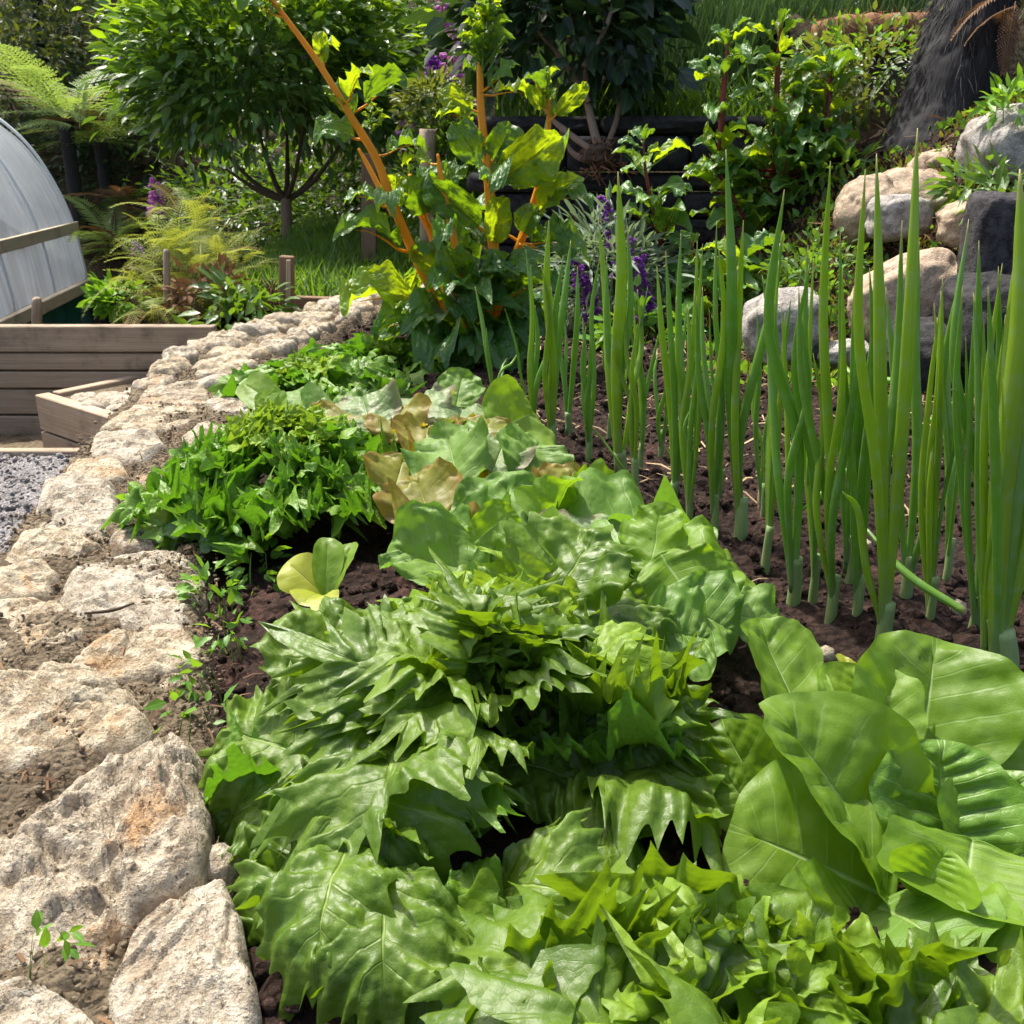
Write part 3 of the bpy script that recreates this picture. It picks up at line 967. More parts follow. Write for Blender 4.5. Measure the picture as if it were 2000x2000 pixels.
board(st, 'batten', a + (.012, -.03, -.05), b + (.012, -.03, -.01), .016, .012, up=(1, 0, 0), mat=M['wood_light'], seed=42)
tp = thing('terrace_board', 'brown timber board holding the edge of the grass terrace', 'retaining board', (-.6, 3.75, 0))
a, b = P(578, 605, 3.72), P(720, 612, 3.72)
board(tp, 'plank', a, b + (.12, .0, 0), .10, .04, mat=M['wood_brown'], seed=44)
fp = thing('fence_post', 'tall brown timber post behind the yellow stemmed chard', 'post', P(722, 500, 4.6))
board(fp, 'post', P(722, 510, 4.6), P(722, 300, 4.6), .065, .06, up=(1, 0, 0), mat=M['wood_brown'], seed=46)
fp = thing('round_post', 'pale round post top among the climbing shrub leaves', 'post', P(836, 330, 4.3))
V, fs, U = tube([P(836, 480, 4.3), P(835, 252, 4.3)], [.035, .033], 8, 12)
part('post', fp, V, fs, M['wood_light'], U)
fp = thing('tree_stump_post', 'thick brown weathered log post beside the dark shrub', 'log post', P(985, 300, 4.4))
V, fs, U = tube([P(990, 330, 4.4), P(983, 200, 4.4), P(985, 100, 4.4)], [.062, .055, .055], 30, 20, .10, 4)
part('post', fp, V, fs, M['bark'], U)
fp = thing('short_stake', 'short grey pointed stake in front of the golden fern', 'stake', P(326, 620, 3.75))
V, fs, U = tube([P(327, 620, 3.7), P(325, 500, 3.7), P(324, 488, 3.7)], [.012, .012, .004], 8, 8)
part('post', fp, V, fs, M['wood'], U)

# ------------------------------------------------------------------ polytunnel
pt = thing('polytunnel', 'clear plastic polytunnel with pale timber battens and green skirt', 'polytunnel', (-2.9, 4.5, -.5))
q = NT('tunnel_film')
x_, y_ = q.uvxy()
cb = q.n("ShaderNodeCombineXYZ")
q.set(cb.inputs[0], q.math('MULTIPLY', y_, 26))
q.set(cb.inputs[1], q.math('MULTIPLY', x_, 1.4))
g = q.noise(1.5, 5, cb.outputs[0], 0.65, .4)
dirt = q.noise(4, 5, q.coord('Object'), .65)
col = q.mix(q.step(g, .5, .70, 0, .75), (.58, .64, .70), (.92, .93, .92))
col = q.mix(q.step(dirt, .45, .75, 0, .5), col, (.36, .38, .36))
M['film'] = q.surf(col, .28, q.bump(g, .25, .01), .5, (.75, .8, .85), .55)
tr_ = q.n('ShaderNodeBsdfTransparent')
mx_ = q.n('ShaderNodeMixShader')
q.set(mx_.inputs[0], q.step(g, .40, .70, .34, .06))
q.t.links.new(q.out.inputs[0].links[0].from_socket, mx_.inputs[1])
q.t.links.new(tr_.outputs[0], mx_.inputs[2])
q.t.links.new(mx_.outputs[0], q.out.inputs[0])
q = NT('tunnel_skirt')
x_, y_ = q.uvxy()
n1 = q.noise(12, 4, q.coord('Object'), .6)
q2 = NT('hoop_plastic')
M['hoop'] = q2.surf((.72, .74, .74), .4)
M['skirt'] = q.surf(q.mix(q.step(n1, .3, .7), (.008, .09, .075), (.02, .16, .13)), .45, q.bump(n1, .3, .01), .4)
prof = np.array([(-2.50, -.19), (-2.535, .10), (-2.60, .31), (-2.72, .53), (-2.90, .70), (-3.2, .88), (-3.6, .98), (-4.1, .93), (-4.5, .68), (-4.75, .2), (-4.8, -.19)])
pr = catmull(prof, 48)
d = np.array((-.145, 1, 0.0))
ny = 60
ys = np.linspace(-3.4, 0, ny)
E0 = np.array((0, 6.0, 0))
V = np.zeros((ny, 48, 3))
for j, s in enumerate(ys):
    sag = .010 * sin(j * 2 * pi / 10.0) * np.sin(np.linspace(0, pi, 48))
    V[j] = np.stack([pr[:, 0] + (-.145) * s - 0 + sag, 0 * sag + 6.0 + s, pr[:, 1] + sag], -1)
V[..., :] += (.004 * fbm(V * 6, 12, 3) + .006 * vnoise(V * np.array((3, 16, 3)), 5))[..., None]
U = np.stack(np.meshgrid(np.linspace(0, 1, 48), np.linspace(0, 1, ny)), -1)
part('film', pt, V.reshape(-1, 3), gridf(48, ny), M['film'], U.reshape(-1, 2))
# far end film
e = V[-1]
c = e.mean(0)
EV = np.vstack([e, [c]])
part('end_film', pt, EV + (0, .002, 0), np.array([(i, i + 1, 48) for i in range(47)]), M['film'], np.tile((.5, .5), (49, 1)))


def along(x0, z0, s0, s1, off=.0):
    return (np.array((x0 - .145 * s0 + off, 6.0 + s0, z0)), np.array((x0 - .145 * s1 + off, 6.0 + s1, z0)))


a, b = along(-2.50, -.215, -3.4, .02, .028)
board(pt, 'base_rail', a, b, .06, .035, mat=M['batten'], seed=51)
a, b = along(-2.535, .10, -3.4, .02, .012)
board(pt, 'batten', a, b, .06, .02, mat=M['batten'], seed=52)
a, b = along(-2.50, -.40, -3.4, .0, .0)
board(pt, 'skirt', a, b, .34, .012, mat=M['skirt'], seed=53)
a, b = along(-2.50, -.40, -.01, .0, .02)
board(pt, 'corner_post', np.array((-2.475, 6.0, -.6)), np.array((-2.475, 6.0, -.22)), .035, .03, up=(1, 0, 0), mat=M['wood_brown'], seed=54)
for s in np.linspace(-3.3, -.03, 6):
    hp = np.stack([pr[:, 0] * .998 - .145 * s + .0, 0 * pr[:, 0] + 6.0 + s, pr[:, 1] * 1.0 + .008], -1)
    V, fs, U = tube(hp, [.009, .009], 60, 6)
    part('hoop', pt, V, fs, M['hoop'], U)
ps = thing('tunnel_stake', 'short pale rounded stake in front of the green tunnel skirt', 'stake', P(72, 640, 4.0))
V, fs, U = tube([P(72, 660, 3.9), P(72, 592, 3.9), P(71, 580, 3.9)], [.02, .02, .009], 12, 10)
part('post', ps, V, fs, M['wood_light'], U)

# ------------------------------------------------------------------ leaf shapes
def margin_leaf(rg, ns=81, nt=14, ob=.5, teeth=0, tooth=.13, ruf=.08, waves=5.0, crump=.02, quilt=0.0, nv=8, cup=.08, fold=0.0, savoy=0.0, sharp=1.0, roll=(-.04, .12), lobes=1.0):
    """a leaf of unit length, x in units of half width. Columns run from the midrib out to the margin like side veins"""
    s, t = np.linspace(-1, 1, ns), 1 - (1 - np.linspace(0, 1, nt)) ** 1.35
    S, T = np.meshgrid(s, t)
    a = np.abs(S)
    th = S * pi * .975
    yb = .5 + .5 * np.cos(th)
    f = (1 - ob + ob * yb ** 1.1)
    xb = np.sign(np.sin(th)) * np.abs(np.sin(th)) ** sharp * f
    xb = xb / np.abs(xb).max()
    ym = .84 * yb ** 1.25
    asym = rg.uniform(-.05, .05)
    dx, dy = xb, yb - ym
    ln = np.hypot(dx, dy) + 1e-6
    q1, q2, q3, q4, q5 = rg.uniform(0, 6.28, 5)
    lob = 1 + lobes * (.075 + .035 * (teeth > 0)) * np.sin(S * 7.3 + q1) * T + lobes * .05 * np.sin(S * 12.1 + q2) * T + .018 * np.sin(S * 31 + q3) * T
    x, y = dx * T * lob, ym + dy * T * lob
    spike = 0 * T
    phase = S * 5 + q5
    if teeth:
        sw = S + .5 / teeth * np.sin(S * 6 + q3) + .3 / teeth * np.sin(S * 14 + q4)
        ph = sw * teeth / 2 + q5
        phase = ph - .5
        k = np.floor(ph).astype(int)
        h = rg.uniform(.25, 1.3, 97)[k % 97]
        tri = 1 - 2 * np.abs(ph - k - .5)
        spike = np.clip(tri, 0, 1) ** 1.8 * h * sstep(.02, .35, yb)
        out = tooth * spike * T ** 7 * 1.1
        x, y = x + dx / ln * out * 1.25, y + dy / ln * out * .8 + .25 * out
    env = T ** 1.6 * sstep(0, .25, yb)
    w = waves * rg.uniform(.8, 1.2)
    z = ruf * env * (np.sin(S * w * pi + q1) + .6 * np.sin(S * w * 2.3 * pi + q2) + .25 * np.sin(S * w * 4.7 * pi + q3))
    z = z + cup * np.abs(x) ** 2 + fold * np.abs(x) + asym * x
    if teeth:
        z = z + ruf * .30 * T ** 1.6 * sstep(0, .3, yb) * np.cos(2 * pi * phase) * (.55 + .45 * np.sin(S * 8 + q2)) * (.3 + h * .7)
        edge_roll = np.clip((T - .62) / .38, 0, 1) ** 2.2
        ra = rg.uniform(*roll)
        z = z - edge_roll * (ra + .07 * np.sin(S * 4.5 + q3) + .04 * np.sin(S * 10 + q1)) - spike * T ** 8 * tooth * (rg.uniform(.3, .9) * np.sign(ra + .02) + .5 * np.sin(S * 6 + q2))
        z = z + ruf * .35 * T ** 1.1 * np.sin(S * 11 + q3) * sstep(0, .2, yb)
    p = np.stack([x * .6, y, 0 * x + rg.uniform(0, 50)], -1)
    z = z + crump * (fbm(p * 4.5, 3, 3) * .9 + .25 * vnoise(p * 22, 5)) * (.35 + .65 * T)
    if quilt:
        fr = (1 - a) * nv
        fr = fr - np.floor(fr)
        z = z + quilt * np.sin(pi * fr) ** .7 * np.sin(pi * np.clip(T, 0, 1) ** .7) * (.6 + .4 * vnoise(p * 7, 9))
    if savoy:
        z = z + savoy * (1 - np.abs(vnoise(p * 10, 4))) + savoy * .5 * vnoise(p * 21, 8)
    z = z - .012 * (1 - T) ** 6
    return np.stack([x, y, z], -1).reshape(-1, 3), gridf(ns, nt), np.stack([.5 + .5 * np.sign(S) * T, 1 - a], -1).reshape(-1, 2)


def fan_leaf(rg, ns=81, nt=14, teeth=17, tooth=.13, ruf=.10, crump=.05, **k):
    return margin_leaf(rg, ns, nt, ob=rg.uniform(.35, .65), teeth=teeth, tooth=tooth, ruf=ruf, waves=rg.uniform(3, 5.5), crump=crump, cup=rg.uniform(-.02, .14), quilt=.014, nv=8, **k)


def oval_leaf(rg, ns=57, nt=16, p=.9, q=.55, cup=.08, quilt=.018, nv=9, K=0, ruf=.02, fold=.0, savoy=0.0, wave=3.5, ob=None, crump=.018, lobes=1.0):
    return margin_leaf(rg, max(ns, 41), max(11, int(nt * .45)), ob=(.18 if p > .84 else .0) if ob is None else ob, ruf=ruf, waves=wave, crump=crump, quilt=quilt, nv=nv, cup=cup, fold=fold, savoy=savoy, sharp=.85, lobes=lobes)


def place(shape, base, tip, normal, width, bend=.1, curl=0.0, twist=0.0, side=0.0):
    """lay a unit leaf from base to tip: width is its full width (m), bend arches it along its upper side, curl rolls its end under"""
    L0, Fq, U = shape
    base, tip = np.asarray(base, float), np.asarray(tip, float)
    d = tip - base
    L = np.linalg.norm(d)
    Y = d / L
    X = np.cross(Y, normal)
    X = nrm(X) if np.linalg.norm(X) > 1e-4 else np.array((1.0, 0, 0))
    Z = np.cross(X, Y)
    x, y, z = L0[:, 0] * width / 2, L0[:, 1], L0[:, 2] * L
    yc = np.clip(y, 0, 1.3)
    z = z + bend * L * 4 * yc * (1 - yc)
    e = np.clip(yc - .55, 0, 1)
    z = z - curl * L * e * e * 2.2
    yy = y - curl * .55 * e * e
    x = x + side * L * yc * (1 - yc) * 2
    if twist:
        c, s_ = np.cos(twist * yc), np.sin(twist * yc)
        x, z = x * c - z * s_, x * s_ + z * c
    V = base + x[:, None] * X + (yy * L)[:, None] * Y + z[:, None] * Z
    return V, Fq, U


def leaf(root, shape, base, tip, normal, width, mat, name='leaf', parent=None, label=None, **kw):
    V, Fq, U = place(shape, base, tip, normal, width, **kw)
    o = part(name, root, V, Fq, M[mat], U, parent=parent)
    if label: o['label'] = label
    return o


def rosette(root, c, n, L0, L1, h, make, mats, rg, e0=75, e1=8, r0=.03, wid=.9, bend=.12, curl=.25, skip=None, droop=.0, a0=0.0, gap=None):
    """leaves spiralling out from the heart: inner ones short and upright, outer ones long and low"""
    for i in range(n):
        f = (i + .5) / n
        az = a0 + i * 2.39996 + rg.normal(0, .4)
        if skip is not None and skip(f, az):
            continue
        el = radians(e0 + (e1 - e0) * f ** .75 + rg.normal(0, 12))
        L = (L0 + (L1 - L0) * f ** .8) * rg.uniform(.85, 1.15)
        dr = np.array((cos(az), sin(az), 0))
        b = np.array(c) + dr * r0 * f + np.array((0, 0, h * (1 - f) ** 1.2 * .6 + .012))
        dirv = dr * cos(el) + np.array((0, 0, sin(el)))
        t = b + dirv * L - np.array((0, 0, droop * L * f))
        t[2] = max(t[2], .012)
        n_ = -dr * sin(el) + np.array((0, 0, cos(el))) + rg.normal(0, .35, 3)
        m = mats[0] if f < .34 else mats[1]
        leaf(root, make(rg, f), b, t, n_, L * wid * rg.uniform(.8, 1.15), m, bend=bend * rg.uniform(.5, 1.5), curl=curl * rg.uniform(0, 1.6) * (.4 + f), twist=rg.normal(0, .5))


UPN = np.array((0, 0, 1.0))
CAMN = nrm(np.array((0, -.75, .65)))

# ------------------------------------------------------------------ the big frilled lettuce in front
rg = np.random.default_rng(21)
ca = np.array((-.035, .70, 0.0))
fl = thing('frilly_lettuce', 'largest bright green frilly lettuce in front with long spiny leaf tips', 'lettuce', ca, 'frilly green lettuces in the bed')


def big(teeth=11, tooth=.18, ruf=.09, **k):
    return fan_leaf(rg, 181, 20, int(teeth * 1.9), min(.24, tooth * 1.2), ruf * 1.15, .09, **k)


heroes = [  # base px, tip px (u, v, distance), width m, normal, bend, curl, teeth, tooth, ruf
    ((745, 1470, .69), (628, 1190, .80), .125, (.35, -.75, .55), .05, -.10, 9, .10, .06),
    ((660, 1500, .66), (420, 1420, .70), .125, (-.1, -.45, .9), .06, .10, 11, .22, .10),
    ((640, 1560, .64), (420, 1600, .65), .105, (-.2, -.4, .9), .10, .25, 11, .22, .12),
    ((790, 1440, .66), (755, 1700, .535), .165, (-.15, -.25, .95), .20, .35, 12, .20, .10),
    ((700, 1640, .575), (610, 1900, .47), .105, (-.2, -.45, .85), .16, .20, 11, .20, .09),
    ((770, 1680, .56), (745, 1960, .45), .105, (-.05, -.45, .85), .16, .20, 11, .20, .09),
    ((650, 1700, .58), (500, 1800, .53), .09, (-.3, -.4, .85), .14, .30, 11, .20, .10),
    ((880, 1650, .62), (880, 1440, .65), .110, (-.5, -.75, .4), .06, .12, 9, .16, .08),
    ((930, 1500, .68), (1130, 1520, .66), .095, (0, -.3, .95), .12, .25, 9, .18, .10),
    ((1090, 1640, .64), (1350, 1450, .70), .140, (-.25, -.45, .85), .10, .05, 11, .12, .07),
    ((1050, 1690, .60), (1240, 1640, .60), .110, (-.1, -.5, .85), .12, .35, 11, .17, .10),
    ((960, 1750, .56), (1130, 1740, .52), .120, (0, -.45, .9), .12, .35, 12, .18, .10),
    ((930, 1420, .70), (840, 1235, .76), .115, (.15, -.65, .75), .04, .05, 9, .13, .08),
    ((1040, 1260, .80), (1175, 1035, .86), .120, (-.55, -.45, .70), .08, .02, 7, .20, .06),
    ((1020, 1250, .82), (1290, 1175, .86), .110, (-.1, -.35, .95), .12, .15, 9, .15, .08),
    ((960, 1230, .82), (830, 1150, .90), .110, (.1, -.3, .95), .12, .15, 11, .20, .10),
    ((990, 1260, .80), (1030, 1090, .88), .105, (0, -.5, .85), .06, .12, 9, .17, .08),
    ((700, 1600, .62), (480, 1760, .58), .105, (-.3, -.4, .85), .12, .30, 11, .20, .12),
    ((690, 1680, .58), (520, 1880, .52), .110, (-.3, -.4, .85), .12, .30, 11, .18, .12),
    ((820, 1750, .55), (830, 1960, .46), .120, (0, -.5, .85), .12, .30, 11, .18, .10),
    ((1150, 1500, .72), (1330, 1330, .78), .120, (-.3, -.5, .8), .08, .10, 9, .14, .10),
    ((1120, 1400, .76), (1290, 1290, .82), .110, (-.2, -.4, .9), .10, .25, 11, .18, .12),
    ((1100, 1560, .68), (1300, 1530, .68), .120, (-.1, -.4, .9), .12, .25, 10, .15, .09),
    ((1100, 1780, .56), (1330, 1720, .58), .115, (-.1, -.45, .9), .10, .25, 11, .14, .09),
    ((900, 1330, .74), (990, 1260, .76), .09, (0, -.55, .8), .06, .2, 11, .22, .14),
]
for b, t, w, n_, be, cu, te, to, ru in heroes:
    leaf(fl, big(te, to, ru), P(*b), P(*t), np.array(n_, float), w * .88, 'frill', bend=be, curl=cu, twist=rg.normal(0, .12))


def mk_frill(rg, f):
    return fan_leaf(rg, 161, 15, rg.integers(17, 25), rg.uniform(.12, .18), rg.uniform(.08, .14), .08)


def mk_heart(rg, f):
    return margin_leaf(rg, 161, 15, ob=.45, teeth=int(rg.integers(19, 27)), tooth=rg.uniform(.16, .25), ruf=rg.uniform(.07, .12), waves=rg.uniform(4, 6.5), crump=.07, cup=rg.uniform(.05, .3), roll=(-.14, .05))


def mk_claw(rg, f):
    return margin_leaf(rg, 181, 17, ob=rg.uniform(.3, .55), teeth=int(rg.integers(17, 23)), tooth=rg.uniform(.22, .32), ruf=rg.uniform(.06, .11), waves=rg.uniform(4, 7), crump=.085, cup=rg.uniform(-.1, .2), quilt=.016, nv=8, roll=(-.08, .15))


def mk_bit(rg, f):
    return margin_leaf(rg, 81, 11, ob=.5, teeth=int(rg.integers(13, 19)), tooth=rg.uniform(.2, .34), ruf=rg.uniform(.12, .2), waves=4, crump=.1, cup=rg.uniform(-.1, .3), roll=(-.15, .1))


rosette(fl, ca + (0.01, .0, .015), 62, .07, .125, .12, mk_claw, ('frill', 'frill'), rg, e0=80, e1=12, r0=.09, wid=.98, bend=.14, curl=.25, skip=lambda f, az: f > .42 and rg.random() < (.7 if (sin(az) < 0 or cos(az) < -.4) else .25))
rosette(fl, ca + (.035, .06, .045), 20, .065, .10, .05, mk_heart, ('frill_heart', 'frill_heart'), rg, e0=82, e1=40, r0=.06, wid=.85, bend=.08, curl=.25)
rosette(fl, ca + (.0, -.01, .03), 26, .035, .075, .04, mk_bit, ('frill', 'frill_dark'), rg, e0=60, e1=0, r0=.14, wid=.6, bend=.12, curl=.4)

# the paler frilled lettuce at the lower edge
cb_ = np.array((.115, .385, 0))
f2 = thing('frilly_lettuce', 'pale lime frilly lettuce at the bottom edge in front of the romaine', 'lettuce', cb_, 'frilly green lettuces in the bed')
tips = [(1215, 1700, .50, 7), (1335, 1760, .46, 9), (1400, 1745, .45, 9), (1560, 1840, .43, 11), (1625, 1765, .44, 8), (1090, 1850, .44, 11), (960, 1890, .43, 11), (1200, 1850, .41, 11), (1480, 1850, .41, 11),
        (1720, 1880, .42, 11), (1040, 1930, .40, 12), (1340, 1900, .39, 12), (1830, 1930, .42, 10), (1600, 1930, .39, 12), (1280, 1790, .45, 9), (1500, 1790, .46, 9), (1930, 1900, .45, 11), (1150, 1780, .47, 10)]
for u, v, D, te in tips:
    t = P(u, v, D)
    b = cb_ + (t - cb_) * (.25, .3, 0) + (0, .0, .02)
    dr = nrm(t - b)
    n_ = np.array((-dr[0] * .6, -.75, .6))
    leaf(f2, fan_leaf(rg, 161, 16, int(te * 2.0), rg.uniform(.15, .22), rg.uniform(.08, .14), .08, roll=(-.12, .06)), b, t, n_, rg.uniform(.085, .125), 'frill_heart' if rg.random() < .45 else 'frill', bend=.05, curl=rg.uniform(-.1, .25), twist=rg.normal(0, .3))
rosette(f2, cb_, 28, .07, .115, .05, mk_claw, ('frill_heart', 'frill'), rg, e0=80, e1=30, r0=.06, wid=.95, bend=.15, curl=.35)

# ------------------------------------------------------------------ romaine on the right
rg = np.random.default_rng(5)
cr = np.array((.305, .62, 0.0))
ro = thing('romaine_lettuce', 'glossy romaine lettuce with broad smooth upright leaves at lower right', 'lettuce', cr)


def smooth_leaf(rg, **k):
    a = dict(ns=49, nt=49)
    a.update(k)
    return oval_leaf(rg, **a)


RL = [  # base, tip, width, normal, bend, curl, material, shape options
    ((1795, 1560, .70), (1835, 1232, .79), .138, (-.10, -.85, .45), -.03, .10, 'romaine', dict(p=.95, q=.60, cup=.22, quilt=.022, nv=7)),
    ((1600, 1470, .70), (1478, 1205, .80), .085, (.35, -.75, .5), -.02, .02, 'romaine', dict(p=.85, q=.65, cup=.14, quilt=.028, nv=7)),
    ((1770, 1790, .60), (1500, 1360, .66), .118, (.50, -.62, .55), .05, .12, 'romaine', dict(p=.85, q=.62, cup=.16, quilt=.022, fold=.06)),
    ((1750, 1760, .58), (1425, 1610, .60), .145, (-.05, -.62, .78), .02, .10, 'romaine', dict(p=.95, q=.52, cup=-.06, quilt=.014, nv=6, ruf=.02)),
    ((1850, 1720, .60), (1840, 1445, .655), .118, (-.05, -.80, .6), -.03, .10, 'romaine_heart', dict(p=.95, q=.6, cup=.22, quilt=.055, nv=9, K=1.8, ruf=.03, crump=.06)),
    ((1800, 1755, .565), (1850, 1655, .575), .055, (-.1, -.5, .8), -.05, .2, 'romaine', dict(cup=.7, quilt=.03)),
    ((1960, 1740, .60), (1965, 1500, .66), .090, (-.35, -.75, .6), -.02, .08, 'romaine_heart', dict(p=.95, q=.6, cup=.45, quilt=.05, nv=9, K=1.8)),
    ((1900, 1640, .60), (1885, 1800, .535), .135, (0, -.2, .98), -.10, -.35, 'romaine', dict(p=.95, q=.55, cup=.30, quilt=.03, nv=8)),
    ((1700, 1770, .58), (1880, 1880, .50), .115, (0, -.45, .9), .10, .05, 'butter', dict(p=.95, q=.6, cup=-.06, quilt=.014, ruf=.05)),
    ((1530, 1620, .66), (1400, 1400, .72), .075, (-.55, -.5, .6), .04, .05, 'romaine', dict(cup=.2, quilt=.02)),
    ((1520, 1660, .64), (1410, 1500, .68), .065, (-.55, -.5, .6), .04, .05, 'romaine', dict(cup=.2, quilt=.02)),
    ((1930, 1560, .74), (1990, 1325, .82), .120, (-.2, -.8, .5), -.02, .05, 'romaine', dict(p=.95, q=.6, cup=.1)),
    ((1900, 1560, .70), (1970, 1380, .76), .10, (-.2, -.8, .5), -.02, .05, 'romaine', dict(p=.95, q=.6, cup=.1)),
    ((1740, 1500, .70), (1660, 1290, .78), .090, (.1, -.8, .5), -.02, .06, 'romaine', dict(p=.9, q=.6, cup=.14)),
    ((1850, 1850, .54), (1990, 1900, .50), .10, (-.2, -.5, .8), .05, .1, 'romaine', dict(p=.95, q=.6, cup=.1)),
    ((1700, 1800, .56), (1560, 1850, .52), .10, (-.2, -.5, .8), .05, .1, 'romaine', dict(p=.95, q=.6, cup=.1)),
    ((1870, 1640, .66), (1900, 1530, .68), .07, (-.1, -.6, .8), .0, .1, 'romaine_heart', dict(p=.95, q=.6, cup=.55, quilt=.05, nv=8)),
    ((1800, 1660, .64), (1770, 1560, .66), .06, (.2, -.6, .8), .0, .1, 'romaine_heart', dict(p=.95, q=.6, cup=.55, quilt=.05, nv=8)),
]
for b, t, w, n_, be, cu, m, kw in RL:
    kw.setdefault('ruf', .025); kw.setdefault('crump', .035); kw['quilt'] = kw.get('quilt', .02) * 1.7
    leaf(ro, smooth_leaf(rg, **dict(kw, ns=73)), P(*b), P(*t), np.array(n_, float), w, m, bend=be, curl=cu)
leaf(ro, smooth_leaf(rg, p=.9), P(1690, 1430, .84), P(1640, 1275, .9), np.array((.2, -.7, .6)), .025, 'yellow_leaf', bend=.02, label='thin yellowed leaf standing behind the others')

# ------------------------------------------------------------------ butterhead in the middle
rg = np.random.default_rng(15)
cd_ = np.array((.04, 1.05, 0))
bh = thing('butterhead_lettuce', 'pale blue-green butterhead lettuce with broad quilted leaves behind the frilly one', 'lettuce', cd_)
BL = [
    ((985, 1170, .98), (990, 915, 1.10), .135, (-.05, -.80, .60), .05, .16, 'butter', dict(p=.95, q=.45, cup=-.05, quilt=.024, nv=6)),
    ((990, 1140, .94), (745, 1065, .99), .085, (-.05, -.55, .8), .03, .04, 'butter', dict(p=.95, q=.5, cup=.05, quilt=.030, nv=8, K=1.8)),
    ((925, 1060, .95), (1005, 995, .96), .05, (.0, -.85, .4), .0, .02, 'romaine', dict(p=.9, q=.5, cup=.04, quilt=.01)),
    ((1120, 1110, .98), (1330, 1010, 1.10), .16, (-.15, -.5, .85), .08, .15, 'butter', dict(p=.95, q=.5, cup=-.02, quilt=.022)),
    ((1130, 1120, .96), (1190, 1010, 1.04), .12, (-.1, -.6, .8), .05, .10, 'speckled', dict(p=.95, q=.5, cup=.05, quilt=.03)),
    ((1250, 1160, .93), (1465, 1075, .99), .12, (.0, -.55, .8), .06, .35, 'romaine', dict(p=.95, q=.55, cup=-.12, quilt=.014)),
    ((1290, 1080, .93), (1385, 1225, .88), .11, (.2, -.85, .4), .03, .1, 'romaine', dict(p=.95, q=.5, cup=-.1, quilt=.014)),
    ((1270, 1120, .93), (1290, 985, .98), .075, (-.5, -.7, .4), .0, .02, 'romaine', dict(p=.9, q=.5, cup=.08, quilt=.02)),
    ((1090, 1010, 1.1), (1120, 915, 1.18), .10, (.1, -.7, .6), .03, .1, 'bronze', dict(p=.95, q=.55, cup=.1, quilt=.02)),
    ((1130, 1020, 1.08), (1225, 955, 1.14), .10, (.1, -.6, .7), .05, .1, 'romaine', dict(p=.95, q=.55, cup=.1, quilt=.02)),
    ((960, 1130, .98), (840, 1050, 1.05), .10, (-.1, -.5, .8), .05, .2, 'bronze', dict(p=.95, q=.55, cup=.1, quilt=.02)),
    ((1290, 1180, .88), (1450, 1240, .86), .10, (.1, -.5, .8), .06, .2, 'butter', dict(p=.95, q=.55, cup=.1, quilt=.04, savoy=.02)),
    ((1400, 1200, .9), (1540, 1225, .9), .07, (.1, -.4, .9), .06, .1, 'butter', dict(p=.9, q=.55, cup=.1, quilt=.02)),
    ((1250, 1240, .84), (1400, 1250, .84), .10, (.0, -.5, .8), .06, .2, 'butter', dict(p=.95, q=.55, cup=.1, quilt=.05, savoy=.03)),
]
for b, t, w, n_, be, cu, m, kw in BL:
    kw.setdefault('ruf', .08); kw.setdefault('crump', .07); kw['quilt'] *= 1.5; kw['cup'] = kw.get('cup', .1) + rg.uniform(0, .15)
    leaf(bh, smooth_leaf(rg, ns=65, nt=41, **kw), P(*b), P(*t), np.array(n_, float), w, m, bend=be, curl=cu)


def mk_butter(rg, f):
    return oval_leaf(rg, 57, 33, .92, .5, rg.uniform(.0, .5), .045, 9, 1.4, .10, crump=.08)


rosette(bh, cd_, 9, .08, .17, .10, mk_butter, ('romaine', 'butter'), rg, e0=75, e1=10, r0=.03, wid=.75, bend=.08, curl=.2)

